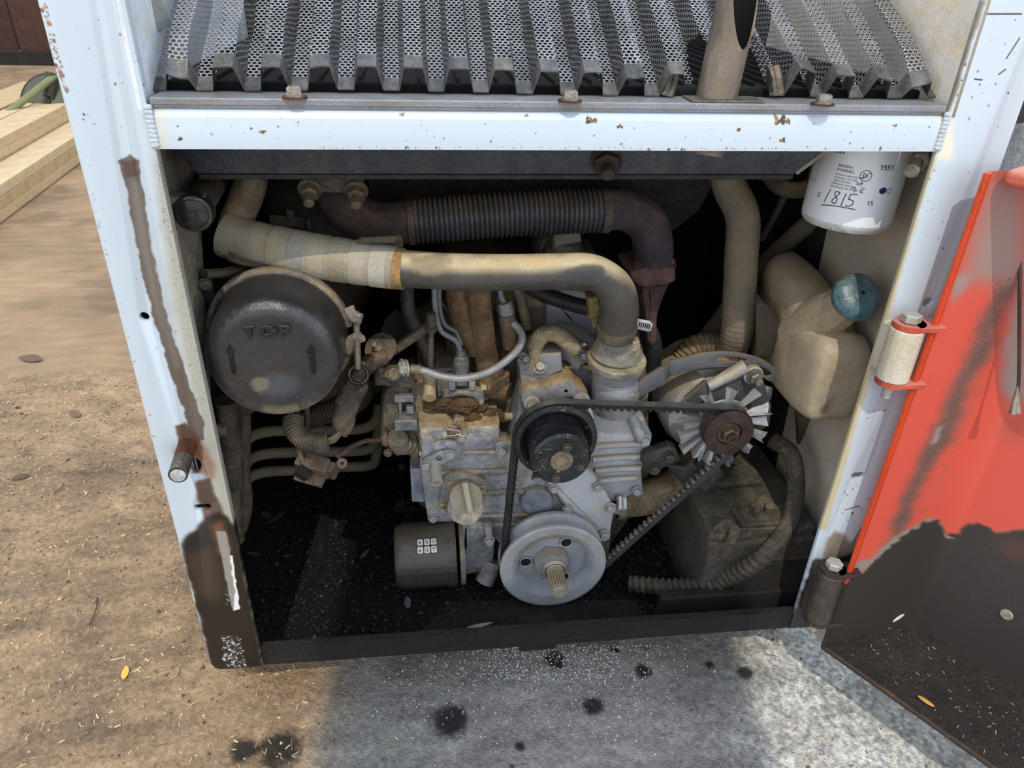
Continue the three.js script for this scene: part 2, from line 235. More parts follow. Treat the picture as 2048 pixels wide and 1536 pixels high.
// ---------------------------------------------------------------- the loader's body: white posts, beam, floor pan
const PX0 = -0.53, PY0 = 0.19, PSZ = 1.06, PN = 2048;
const cvs = (w, h) => { const c = document.createElement('canvas'); c.width = w; c.height = h; return c; };
const paintTex = (() => {
  const c = cvs(PN, PN), x = c.getContext('2d'), m = (px, py) => { const q = P(px, py, 0); return [(q.x - PX0) / PSZ * PN, PN - (q.y - PY0) / PSZ * PN]; };
  x.fillStyle = '#b9c6d0'; x.fillRect(0, 0, PN, PN);
  const path = (pts, fill, rough = 5, soft = 0) => { x.save(); if (soft) x.filter = `blur(${soft}px)`; x.beginPath(); const Q = pts.map((p) => m(...p)); for (let i = 0; i < Q.length; i++) { const a = Q[i], b = Q[(i + 1) % Q.length], n = Math.max(2, Math.hypot(b[0] - a[0], b[1] - a[1]) / 7 | 0); for (let k = 0; k < n; k++) { const t = k / n; x[i + k ? 'lineTo' : 'moveTo'](a[0] + (b[0] - a[0]) * t + rr(-rough, rough) * 0.4 + rough * 1.3 * (noise2(k * 0.35 + i * 9, rough, 3) - 0.5), a[1] + (b[1] - a[1]) * t + rr(-rough, rough) * 0.4); } } x.closePath(); x.fillStyle = fill; x.fill(); x.restore(); };
  const speck = (pts, n, r0, r1, cols, a = 1) => { const [A, B, C, D] = pts; for (let i = 0; i < n; i++) { if (r1 > 3.2 && cols.length > 3 && rnd() < 0.45) continue; const u = rnd(), v = rnd(), px = lerp(lerp(A[0], B[0], u), lerp(D[0], C[0], u), v), py = lerp(lerp(A[1], B[1], u), lerp(D[1], C[1], u), v), q = m(px, py), r = lerp(r0 * 0.8, r1 * 0.62, Math.pow(rnd(), 4)); x.globalAlpha = a * rr(0.5, 1); x.fillStyle = cols[rnd() * cols.length | 0]; x.beginPath(); x.ellipse(q[0], q[1], r * 1.0, r * rr(0.5, 1.6), rnd() * 3, 0, 7); x.fill(); } x.globalAlpha = 1; };
  const chip = ['#3b2c26', '#5d3a2a', '#2b2523', '#6e4a38'];
  // left post: grey film along the inner edge, long grease run, black lower end
  path([[305, 320], [335, 300], [530, 1300], [480, 1300], [400, 880], [340, 600]], 'rgba(150,138,112,0.55)', 6, 9);
  speck([[310, 330], [330, 330], [440, 900], [405, 900]], 900, 0.8, 3, ['#6d6557', '#8a8170', '#574f45'], 0.6);
  path([[238, 322], [262, 308], [276, 322], [285, 380], [303, 500], [335, 640], [372, 745], [408, 850], [408, 880], [386, 884], [368, 820], [340, 745], [310, 645], [282, 540], [262, 430], [252, 370]], '#5e5751', 4, 1.2);
  path([[244, 322], [272, 320], [276, 350], [250, 356]], '#4e3a31', 4, 1);
  path([[262, 360], [280, 370], [330, 620], [362, 730], [350, 740], [318, 640], [280, 500]], 'rgba(125,116,106,0.55)', 3, 3);
  path([[352, 852], [372, 845], [396, 872], [405, 900], [402, 945], [386, 948], [372, 905], [356, 880]], '#5a463a', 4, 2);
  path([[350, 900], [398, 880], [430, 930], [425, 960], [395, 945], [360, 935]], 'rgba(120,72,50,0.6)', 6, 6);
  path([[388, 965], [418, 955], [440, 1010], [470, 1060], [468, 1090], [420, 1060], [400, 1010]], '#5c4a40', 5, 3);
  path([[360, 1085], [390, 1062], [410, 1035], [440, 1025], [470, 1050], [530, 1340], [425, 1345], [390, 1200]], '#191613', 7, 5);
  path([[420, 1050], [446, 1040], [462, 1100], [440, 1110]], '#6b4335', 5, 7);
  path([[372, 1110], [430, 1090], [448, 1180], [430, 1210], [395, 1190]], 'rgba(96,74,56,0.45)', 6, 14);
  path([[432, 1062], [452, 1062], [468, 1140], [478, 1215], [466, 1222], [452, 1160]], '#8c8982', 2, 1.5);
  path([[458, 1110], [464, 1112], [472, 1160], [479, 1218], [466, 1222], [470, 1180]], '#dfe2e3', 3, 0.7);
  speck([[450, 1175], [462, 1175], [464, 1210], [450, 1210]], 40, 1, 4, ['#dcdedd'], 0.9);
  { const q = [[442, 1272], [480, 1272], [492, 1332], [448, 1336]]; speck(q, 700, 1, 6, ['#c9cbc9', '#8f908d', '#dfe1df', '#605c57'], 0.8); speck(q, 60, 3, 9, ['#e4e6e3'], 0.8); }
  speck([[370, 1090], [470, 1060], [520, 1330], [430, 1330]], 1600, 0.7, 2.6, ['#4a3f36', '#15130f', '#5b4c3e'], 0.5);
  path([[378, 1180], [386, 1188], [390, 1210], [382, 1206]], '#d9dcd9', 2, 0.6);
  // chips
  speck([[80, 0], [250, 0], [330, 300], [160, 300]], 80, 0.8, 4.5, chip, 0.8); speck([[165, 310], [310, 310], [400, 860], [300, 860]], 120, 0.8, 4, chip, 0.7);
  speck([[78, 0], [92, 0], [135, 180], [124, 180]], 60, 2, 7, ['#8a5a40', '#5a372a', '#a9826c'], 0.9); speck([[135, 200], [140, 200], [330, 960], [322, 960]], 60, 1, 4, chip, 0.7);
  for (const [a, b] of [[[272, 60], [292, 210]]]) speck([a, [a[0] + 4, a[1]], [b[0] + 4, b[1]], b], 60, 1, 4, ['#4a403a'], 0.9);
  speck([[300, 1000], [305, 1000], [420, 1300], [412, 1300]], 60, 1, 4, ['#9a8468', '#6d5b48'], 0.8);
  // cross beam
  speck([[320, 232], [1870, 242], [1868, 298], [322, 296]], 260, 0.7, 4, chip, 0.75); speck([[640, 292], [1840, 296], [1840, 300], [640, 299]], 260, 1.2, 5, ['#3b2c26', '#8a5a32', '#2b2523', '#c7b48e'], 0.9);
  for (const [px, py, r] of [[1183, 243, 9], [1240, 252, 5], [1562, 240, 11], [1573, 243, 8], [803, 231, 5], [1563, 281, 7], [525, 265, 5], [360, 277, 5], [1052, 232, 4], [1475, 259, 5], [1789, 252, 4]]) { const q = m(px, py); for (let i = 0; i < 8; i++) { x.fillStyle = ['#6b4a1e', '#3b2a1c', '#8a6a34'][i % 3]; x.beginPath(); x.ellipse(q[0] + rr(-r, r), q[1] + rr(-r, r) * 0.5, r * rr(0.3, 0.7), r * rr(0.2, 0.4), rnd() * 3, 0, 7); x.fill(); } }
  path([[300, 190], [335, 215], [335, 300], [300, 300]], 'rgba(200,190,165,0.5)', 4, 6);
  // right post
  speck([[1968, 0], [2044, 0], [2000, 330], [1880, 300]], 70, 0.8, 4.5, chip, 0.8); speck([[1875, 310], [1995, 330], [1850, 880], [1740, 720]], 160, 0.8, 4, chip, 0.75); speck([[1745, 790], [1840, 860], [1740, 1080], [1665, 1060]], 240, 0.9, 6, chip, 0.85);
  path([[1862, 302], [1876, 302], [1652, 1060], [1638, 1060]], 'rgba(190,170,120,0.75)', 3, 3); path([[1965, 0], [1972, 0], [1898, 235], [1888, 235]], 'rgba(120,105,80,0.8)', 3, 2);
  path([[1880, 220], [1905, 215], [1905, 320], [1870, 320]], 'rgba(225,215,190,0.8)', 4, 7);
  path([[1655, 1080], [1668, 1062], [1690, 1070], [1700, 1090], [1722, 1060], [1740, 1095], [1725, 1140], [1640, 1140]], 'rgba(120,110,96,0.9)', 6, 5);
  path([[1630, 1118], [1670, 1120], [1720, 1100], [1735, 1120], [1680, 1300], [1560, 1300], [1590, 1220]], '#1d1b19', 7, 4);
  for (const s of [[[1970, 28], [2044, 28]], [[2040, 75], [2012, 118]], [[1996, 150], [2012, 138]], [[1690, 1020], [1718, 1012]], [[1742, 1025], [1705, 1085]], [[1945, 420], [1958, 416]], [[1948, 158], [1965, 160]]]) { x.strokeStyle = '#3a2f2b'; x.lineWidth = 3; x.beginPath(); x.moveTo(...m(...s[0])); x.lineTo(...m(...s[1])); x.stroke(); }
  const t = new THREE.CanvasTexture(c); t.colorSpace = THREE.SRGBColorSpace; t.anisotropy = 8; return t;
})();
const paintMat = new THREE.MeshPhysicalMaterial({ map: paintTex, roughness: 0.42, clearcoat: 0.25, clearcoatRoughness: 0.3, side: THREE.DoubleSide });
function planar(g) { const p = g.attributes.position, uv = new Float32Array(p.count * 2); for (let i = 0; i < p.count; i++) { uv[i * 2] = (p.getX(i) - PX0) / PSZ; uv[i * 2 + 1] = (p.getY(i) - PY0) / PSZ; } g.setAttribute('uv', new THREE.BufferAttribute(uv, 2)); return g; }
function painted(name, geos, parent) { const g = planar(mergeGeometries([geos].flat(Infinity).map(prep))), o = originOf(parent); g.translate(-o.x, -o.y, -o.z); const m = new THREE.Mesh(g, paintMat); m.name = name; m.castShadow = m.receiveShadow = true; parent.add(m); return m; }
const slot = (px, py, w, h, z = 0) => { const c = P(px, py, z), o = []; for (let i = 0; i < 24; i++) { const a = -i / 24 * 6.28319; o.push(V(c.x + Math.sign(Math.cos(a)) * (w - h) / 2 + h / 2 * Math.cos(a), c.y + h / 2 * Math.sin(a), z)); } return o; };
const WHITE = { c: '#c4d0da', r: 0.45, g: 0, mo: 0.06 }, DIRTY = { c: '#8f887c', r: 0.75, mo: 0.5, d: 0.3 }, BLACKG = { c: '#1b1917', r: 0.62, mo: 0.6, b: 0.004 };
const body = thing('loader_body', 'white painted rear frame of a compact loader around the open engine bay', 'loader', V(0, 0.215, 0));
{
  const T = 0.008;
  const lp = [V(-0.425, 0.222, 0), V(-0.425, 1.5, 0), V(-0.503, 1.5, 0), V(-0.501, 0.236, 0), V(-0.497, 0.226, 0), V(-0.488, 0.2215, 0)];
  painted('post', [plate(lp, 0, T, 0.003, [ring(P(288, 634, 0), 0.0048), slot(405, 1015, 0.021, 0.0085), slot(390, 930, 0.014, 0.026)]), box(V(-0.5, 0.86, -0.06), 0.006, 1.26, 0.115, 0.003), box(V(-0.429, 0.98, -0.01), 0.006, 1.5 - 0.46, 0.014, 0.003)], body);
  const rp = [V(0.512, 0.222, 0), V(0.512, 1.5, 0), V(0.425, 1.5, 0), V(0.425, 0.222, 0)];
  painted('post', [plate(rp, 0, T, 0.003, [slot(1716, 952, 0.019, 0.0105), ring(P(1856, 605, 0), 0.006)]), box(V(0.5095, 0.86, -0.06), 0.006, 1.26, 0.115, 0.003)], body);
  // beam: folded plate with a rounded top front edge
  const pr = [[0, 1.0], [0, 1.031], [-0.002, 1.036], [-0.006, 1.0395], [-0.011, 1.0405], [-0.06, 1.0405], [-0.06, 1.034], [-0.012, 1.034], [-0.008, 1.03], [-0.0065, 1.024], [-0.0065, 1.0]];
  const g = new THREE.ExtrudeGeometry(new THREE.Shape(pr.map(([z, y]) => new THREE.Vector2(-z, y))), { depth: 0.852, bevelEnabled: false }); g.rotateY(Math.PI / 2); g.translate(-0.426, 0, 0);
  painted('cross_beam', crease(g, 0.7), body);
  // weld beads where the beam meets the posts
  for (const [s, x] of [[-1, -0.4245], [1, 0.4245]]) obj('weld', Array.from({ length: 9 }, (_, i) => box(V(x, 1.004 + i * 0.0045, 0.0005), 0.009, 0.0058, 0.005, 0.0024, [0, 0, rr(-0.3, 0.3)])), WHITE, body);
  // inner cheeks above the beam, and the engine bay's side walls below it
  obj('upper_cheek', box(V(-0.432, 1.27, -0.36), 0.008, 0.47, 0.72, 0.002), { ...WHITE, c: '#e3edf6' }, body);  // cool tint of skylit shade put into the white of this cheek
  obj('upper_cheek', box(V(0.432, 1.27, -0.36), 0.008, 0.47, 0.72, 0.002), { c: '#f3e8d6', r: 0.5, g: 0, mo: 0.06 }, body);  // same white paint, given a warm sunlit tint
  const side = (x, pts) => { const s = new THREE.ExtrudeGeometry(new THREE.Shape(pts.map(([z, y]) => new THREE.Vector2(-z, y))), { depth: 0.006, bevelEnabled: false }); s.rotateY(Math.PI / 2); s.translate(x - 0.003, 0, 0); return crease(s); };
  obj('side_wall', side(-0.452, [[-0.01, 1.04], [-0.01, 0.64], [-0.085, 0.655], [-0.2, 0.9], [-0.23, 1.04]]), { c: '#a39d92', r: 0.7, mo: 0.45 }, body);
  const wrap = (q, y0, y1, t) => { const s = new THREE.Shape([...q, ...q.slice().reverse().map(([x, z]) => [x + t, z - 0.004])].map(([x, z]) => new THREE.Vector2(x, -z))), g = new THREE.ExtrudeGeometry(s, { depth: y1 - y0, bevelEnabled: false }); g.rotateX(-Math.PI / 2); g.translate(0, y0, 0); return crease(g); };
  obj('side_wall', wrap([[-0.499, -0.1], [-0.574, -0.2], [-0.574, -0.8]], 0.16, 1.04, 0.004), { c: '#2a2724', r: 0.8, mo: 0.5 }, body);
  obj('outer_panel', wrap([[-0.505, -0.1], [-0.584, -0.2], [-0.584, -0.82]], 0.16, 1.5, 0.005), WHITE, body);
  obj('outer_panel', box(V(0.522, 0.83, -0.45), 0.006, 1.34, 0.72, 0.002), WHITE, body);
  obj('side_wall', side(0.506, [[-0.33, 1.04], [-0.28, 0.16], [-0.8, 0.16], [-0.8, 1.04]]), { c: '#2b2825', r: 0.85, mo: 0.5 }, body);  // rear of the right wall coloured dark in place of deep-bay shade
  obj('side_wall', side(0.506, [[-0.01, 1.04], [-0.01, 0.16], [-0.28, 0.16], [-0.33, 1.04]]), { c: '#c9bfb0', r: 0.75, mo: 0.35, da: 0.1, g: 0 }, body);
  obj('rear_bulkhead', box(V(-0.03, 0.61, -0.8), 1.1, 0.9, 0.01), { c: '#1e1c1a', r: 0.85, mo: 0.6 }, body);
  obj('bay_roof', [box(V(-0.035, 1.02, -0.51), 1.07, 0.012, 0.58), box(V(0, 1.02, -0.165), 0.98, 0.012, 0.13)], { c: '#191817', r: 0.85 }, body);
  // floor pan with a greasy upturned lip
  obj('floor_pan', [box(V(-0.032, 0.169, -0.505), 1.08, 0.012, 0.59, 0.002), box(V(0.005, 0.169, -0.145), 1.0, 0.012, 0.14, 0.002), box(V(0.005, 0.199, -0.05), 1.0, 0.006, 0.098, 0.001, [-0.6, 0, 0])], { ...BLACKG, b: 0.012 }, body);
  { const n = 60, w = 0.96, g = new THREE.BoxGeometry(w, 0.038, 0.012, n, 4, 2); const p = g.attributes.position; for (let i = 0; i < p.count; i++) { const a = noise3(p.getX(i) * 60, p.getY(i) * 60, 3) - 0.5; p.setXYZ(i, p.getX(i), p.getY(i) + a * 0.003 * (p.getY(i) < 0 ? 2 : 1.3), p.getZ(i) + a * 0.004); } g.computeVertexNormals(); g.translate(0.045, 0.238, -0.012); obj('pan_lip', g, { c: '#171412', r: 0.75, mo: 0.7, d: 0.2, dc: '#5a4c3c', b: 0.004 }, body); }
  obj('bracket', box(P(285, 12, -0.08), 0.045, 0.05, 0.006, 0.001, [0, 0.9, 0.25]), { c: '#8b9089', r: 0.5, g: 0, label: 'small grey metal bracket' }, body);
  // threaded latch stud on the left post
  const a = P(374, 892, 0.002), b = P(356, 950, 0.062), m1 = a.clone().lerp(b, 0.5);
  const st = obj('latch_stud', tube([a.clone().lerp(b, -0.1), a, m1], 0.0112, { seg: 20 }), { c: '#6b3c2b', r: 0.8, mo: 0.5, m: 0.3, label: 'rusty threaded steel stud' }, body);
  obj('thread', tube([m1, m1.clone().lerp(b, 0.5), b], (t) => 0.0112 * (1 - 0.06 * Math.abs(Math.sin(t * 11 * Math.PI))), { seg: 140, rad: 18 }), { c: '#77736d', r: 0.4, m: 0.7 }, st);
  obj('stud_end', disc(b.clone().addScaledVector(b.clone().sub(a).normalize(), 0.001), 0.0088, 0.003, b.clone().sub(a)), { c: '#e9ecec', r: 0.6 }, st);
}
// hinge barrels on the right post
function hinge(px0, py0, px1, py1, z, r, L, L2, boltL, ear, label) {
  const a = P(px0, py0, z), b = P(px1, py1, z); b.x = a.x; const t = obj('hinge_barrel', [rod(b, a, r), box(V(a.x - r * 0.1, (a.y + b.y) / 2, z - r), r * 1.3, a.y - b.y - 0.004, 1.4 * r, 0.004)], L, body); if (label) t.userData.label = label;
  return [a, b];
}
const [h1a, h1b] = hinge(1816, 655, 1790, 755, 0.026, 0.0205, { c: '#dcd5c4', r: 0.55, mo: 0.25, da: 0.1, g: 0 }, 0, 0, 0, 'cream stained hinge barrel');
const [h2a, h2b] = hinge(1664, 1142, 1642, 1232, 0.026, 0.0205, { c: '#4a4542', r: 0.6, mo: 0.4, da: 0.05 }, 0, 0, 0, 'greasy grey hinge barrel');

// ---------------------------------------------------------------- grille over the radiator
{
  const t = thing('radiator_grille', 'black corrugated perforated metal grille bolted on top of the white beam', 'grille', V(0, 1.045, -0.03));
  const sl = 0.50, cs = Math.cos(sl), sn = Math.sin(sl), pitch = 0.0472, hR = 0.0275, x0 = -0.432, nC = 18.3;
  // one corrugation, unfolded: valley, flank, ridge, flank
  const f = [0.0165, 0.0282, 0.019, 0.0282], Lp = f[0] + f[1] + f[2] + f[3], run = pitch - f[0] - f[2];
  const prof = (s) => { let k = Math.floor(s / Lp), u = s - k * Lp, x = k * pitch; const e = 0.003; let px, ph; if (u < f[0]) { px = u; ph = 0; } else if (u < f[0] + f[1]) { const a = (u - f[0]) / f[1]; px = f[0] + a * run / 2; ph = sm(a) * 0.35 * hR + a * 0.65 * hR; } else if (u < f[0] + f[1] + f[2]) { px = f[0] + run / 2 + u - f[0] - f[1]; ph = hR; } else { const a = (u - f[0] - f[1] - f[2]) / f[3]; px = f[0] + run / 2 + f[2] + a * run / 2; ph = hR * (1 - (sm(a) * 0.35 + a * 0.65)); } return [x + px, ph]; };
  const O = V(x0, 1.053, -0.034), ex = P(1428, 150, -0.07).x;
  const dent = (x, tt) => { let d = 0; if (tt < 0.05) { const q = 1 - tt / 0.05; for (const [dx, a, w] of [[-0.395, -0.5, 0.02], [-0.28, -0.25, 0.012], [0.07, -0.22, 0.02], [0.39, -0.5, 0.03], [0.245, 0.3, 0.02]]) d += a * q * Math.exp(-(((x - dx) / w) ** 2)); } return d; };
  const at = (s, tt, up = 0) => { const [px, ph] = prof(s), x = O.x + px, h = ph * (1 + dent(x, tt)) + up + 0.004 * (noise2(x * 9, tt * 20, 5) - 0.5); return V(x + 0.002 * (noise2(tt * 30, x * 30, 8) - 0.5), O.y + tt * sn + h * cs, O.z - tt * cs + h * sn); };
  const gone = (s, tt) => { const x = O.x + prof(s)[0]; return (x > ex - 0.052 && x < ex + 0.05 && tt < 0.062 + 0.02 * Math.sin(x * 300) - (x < ex - 0.03 ? 0.03 : 0)); };
  const a = 0.00585, rowH = a * 0.8, total = nC * Lp, nx = Math.floor(total / a), ny = 46, band = 0.02, pos = [], K = 6;
  const tri = (A, B, C) => pos.push(A.x, A.y, A.z, B.x, B.y, B.z, C.x, C.y, C.z);
  for (let j = 0; j < ny; j++) for (let i = 0; i < nx; i++) {
    const s = (i + (j % 2) * 0.5) * a, tt = band + j * rowH; if (gone(s + a / 2, tt)) continue;
    const c = [s + a / 2, tt + rowH / 2], inner = [], outer = [];
    for (let k = 0; k < K; k++) { const an = (k + 0.5) / K * 6.28319 + Math.PI / 6 * 0; inner.push(at(c[0] + Math.cos(an) * a * 0.44, c[1] + Math.sin(an) * a * 0.375)); const m = Math.max(Math.abs(Math.cos(an)) / (a / 2), Math.abs(Math.sin(an)) / (rowH / 2)); outer.push(at(c[0] + Math.cos(an) / m, c[1] + Math.sin(an) / m)); }
    const cor = [at(c[0] + a / 2, c[1] + rowH / 2), at(c[0] - a / 2, c[1] + rowH / 2), at(c[0] - a / 2, c[1] - rowH / 2), at(c[0] + a / 2, c[1] - rowH / 2)];
    for (let k = 0; k < K; k++) { const n = (k + 1) % K; tri(inner[k], outer[k], outer[n]); tri(inner[k], outer[n], inner[n]); }
    tri(outer[5], cor[3], outer[0]); tri(outer[5], outer[0], outer[0]); tri(outer[0], cor[0], outer[0]); tri(outer[2], cor[1], outer[2]); tri(outer[2], cor[2], outer[3]);
    tri(outer[0], cor[0], outer[1]); tri(outer[2], outer[1], cor[1]); tri(outer[5], outer[4], cor[3]); tri(outer[3], cor[2], outer[4]);
  }
  const sheet = new THREE.BufferGeometry(); sheet.setAttribute('position', new THREE.Float32BufferAttribute(pos, 3)); sheet.computeVertexNormals();
  obj('perforated_sheet', sheet, { c: '#a3a3a4', r: 0.45, m: 0.75, mo: 0.6, g: 2, d: 0.1, b: 0.0002 }, t);
  // unperforated front edge
  const bp = [], m = Math.floor(total / 0.0024), q = (s0, s1, t0, t1) => { const A = at(s0, t0), B = at(s1, t0), C = at(s1, t1), D = at(s0, t1); bp.push(A.x, A.y, A.z, B.x, B.y, B.z, C.x, C.y, C.z, A.x, A.y, A.z, C.x, C.y, C.z, D.x, D.y, D.z); };
  for (let i = 0; i < m; i++) { const s = i * 0.0024; if (gone(s, 0)) continue; for (let k = 0; k < 4; k++) q(s, s + 0.0024, k * band / 4, (k + 1) * band / 4); const e = at(s, 0), e2 = at(s + 0.0024, 0), dn = V(0, -0.0017 * cs, -0.0017 * sn); for (const [A, B, C] of [[e, e2, e.clone().add(dn)], [e2, e2.clone().add(dn), e.clone().add(dn)]]) bp.push(A.x, A.y, A.z, B.x, B.y, B.z, C.x, C.y, C.z); }
  const bg = new THREE.BufferGeometry(); bg.setAttribute('position', new THREE.Float32BufferAttribute(bp, 3)); bg.computeVertexNormals();
  obj('edge_band', bg, { c: '#7b7c80', r: 0.45, m: 0.5, mo: 0.5, d: 0.12 }, t);
  // flange: flat strip with a thin dark gasket, a cut-out behind the exhaust
  obj('mounting_flange', [box(V(-0.0, 1.0455, -0.024), 0.845, 0.0075, 0.046, 0.0015), box(V(0.0, 1.041, -0.022), 0.85, 0.003, 0.04, 0.001)], { c: '#9c9fa6', r: 0.42, m: 0.3, mo: 0.7, d: 0.05, g: 0 }, t);
  const steel = { c: '#b9b6ae', r: 0.35, m: 0.6, mo: 0.4, da: 0.1 };
  for (const [px, py] of [[590, 196], [1140, 203], [1645, 210]]) { const c = PY(px, py, 1.0495); const w = obj('washer', lathe([[0.004, 0], [0.0125, 0], [0.0125, 0.002], [0.004, 0.002]], c, Y1, 28), { c: '#6d4a36', r: 0.75, m: 0.3, mo: 0.5 }, t); obj('bolt', [lathe([[0, 0.002], [0.0095, 0.002], [0.0095, 0.0035], [0, 0.0035]], c, Y1, 24), ...hex(c.clone().add(V(0, 0.0025, 0)), 0.0082, 0.0075, Y1, 0)], steel, w); }
  // bent tabs each side of the exhaust
  for (const [px, py, s] of [[1342, 168, 1], [1545, 165, -1]]) { const c = P(px, py, -0.045); obj('bent_tab', tube([c.clone().add(V(-0.006 * s, -0.012, 0.008)), c.clone().add(V(-0.002 * s, 0.003, 0.003)), c.clone().add(V(0.001 * s, 0.016, -0.004))], (q, an) => 0.0075 * Math.abs(Math.cos(an)) + 0.001, { rad: 14 }), { c: '#6b675f', r: 0.45, m: 0.5, d: 0.2 }, t); }
  // radiator core under the grille
  single('radiator', [box(V(0, 1.046, -0.36), 0.84, 0.024, 0.62, 0.004), box(V(0, 1.16, -0.5), 0.84, 0.22, 0.01, 0.002), ...Array.from({ length: 40 }, (_, i) => box(V(-0.41 + i * 0.021, 1.06, -0.36), 0.003, 0.006, 0.6, 0.001))], { c: '#060606', r: 0.9, g: 2, mo: 0 }, 'dark radiator core lying under the perforated grille', 'radiator', V(0, 1.034, -0.36));
}
{ // exhaust stack leaning back through the grille, slash-cut end
  const a = P(1432, 196, -0.035), b = P(1486, -40, -0.05), r = 0.0225, n = 40, dir = b.clone().sub(a), L = dir.length(); dir.normalize();
  const e1 = V(0, 0, 1).cross(dir).normalize(), e2 = dir.clone().cross(e1).normalize(), pos = [], w = []; // e1 points left
  const top = (an) => 0.05 + 0.085 * (1 - Math.cos(an - (Math.PI / 2 + 0.45)));
  const pt = (an, h, q) => a.clone().addScaledVector(dir, h).addScaledVector(e1, Math.cos(an) * q).addScaledVector(e2, Math.sin(an) * q);
  const Q = (A, B, C, D) => { for (const k of [A, B, C, A, C, D]) pos.push(k.x, k.y, k.z); };
  const N = 10; for (let i = 0; i < n; i++) { const u = i / n * 6.28319, v = (i + 1) / n * 6.28319; for (let k = 0; k < N; k++) { const f = (an, q) => lerp(-0.06, top(an), q); Q(pt(u, f(u, k / N), r), pt(v, f(v, k / N), r), pt(v, f(v, (k + 1) / N), r), pt(u, f(u, (k + 1) / N), r)); } Q(pt(u, top(u), r), pt(v, top(v), r), pt(v, top(v), r - 0.002), pt(u, top(u), r - 0.002)); }
  const outG = new THREE.BufferGeometry(); outG.setAttribute('position', new THREE.Float32BufferAttribute(pos.splice(0), 3)); outG.computeVertexNormals();
  for (let i = 0; i < n; i++) { const u = i / n * 6.28319, v = (i + 1) / n * 6.28319; Q(pt(u, -0.06, r - 0.002), pt(u, top(u), r - 0.002), pt(v, top(v), r - 0.002), pt(v, -0.06, r - 0.002)); Q(pt(u, -0.03, r - 0.002), pt(v, -0.03, r - 0.002), a.clone().addScaledVector(dir, -0.03), a.clone().addScaledVector(dir, -0.03)); }
  const inG = new THREE.BufferGeometry(); inG.setAttribute('position', new THREE.Float32BufferAttribute(pos, 3)); inG.computeVertexNormals();
  const t = thing('exhaust_stack', 'weathered steel exhaust pipe with a slash-cut end rising through the grille', 'exhaust pipe', a.clone());
  obj('pipe', crease(outG, 0.9), { c: '#766b5e', r: 0.5, m: 0.3, mo: 0.5, b: 0.0004, g: 0 }, t); obj('sooty_bore', crease(inG, 0.9), { c: '#050506', r: 0.95, g: 2 }, t);
  obj('slot_plate', box(V(a.x + 0.003, 1.0505, -0.021), 0.082, 0.002, 0.034, 0.0008), { c: '#8b8577', r: 0.4, m: 0.5, mo: 0.6 }, t);
}
{ // black radiator shroud hanging under the beam
  const z = -0.075, q = (px, py, zz) => P(px, py, zz), pos = [];
  const pr = [[345, 296], [1652, 296], [1588, 350], [395, 349]];
  const t = thing('radiator_shroud', 'black sheet-metal shroud with slanted ends running under the white beam', 'shroud', P(1000, 350, z));
  obj('shroud_panel', poly(pr, z, 0.012, 0.003), { c: '#39414e', r: 0.42, mo: 0.5, d: 0.2, da: 0.03, b: 0.0012 }, t);
  obj('shroud_bottom', plate([P(395, 349, z), P(1588, 350, z), P(1588, 350, z).add(V(0, -0.006, 0)), P(395, 349, z).add(V(0, -0.006, 0))], z, 0.5, 0.002), { c: '#2b2a29', r: 0.7, mo: 0.5 }, t);
  obj('seal_strip', tube([P(1592, 346, z - 0.002), P(1624, 322, z - 0.002), P(1655, 298, z - 0.002)], 0.003), { c: '#a09a90', r: 0.7 }, t);
  const s = P(1212, 322, z), s2 = P(1217, 350, z + 0.03); obj('stud', [tube([s, s.clone().lerp(s2, 0.5), s2], (u) => 0.0075 * (1 - 0.05 * Math.abs(Math.sin(u * 25))), { seg: 60 }), ...hex(s.clone(), 0.016, 0.012, s2.clone().sub(s), 1.2)], { c: '#4a3f37', r: 0.7, m: 0.3, mo: 0.6 }, t);
  // crusted dirt hanging behind on the duct
  single('duct_panel', [plate([P(735, 345, -0.3), P(1440, 345, -0.3), P(1400, 420, -0.3), P(1340, 470, -0.3), P(1210, 440, -0.3), P(735, 420, -0.3)], -0.3, 0.02, 0.004)], { c: '#3b3731', r: 0.9, mo: 0.9, b: 0.012, d: 0.4 }, 'dirt-crusted duct panel behind the corrugated exhaust hose', 'duct', P(1000, 420, -0.3));
}
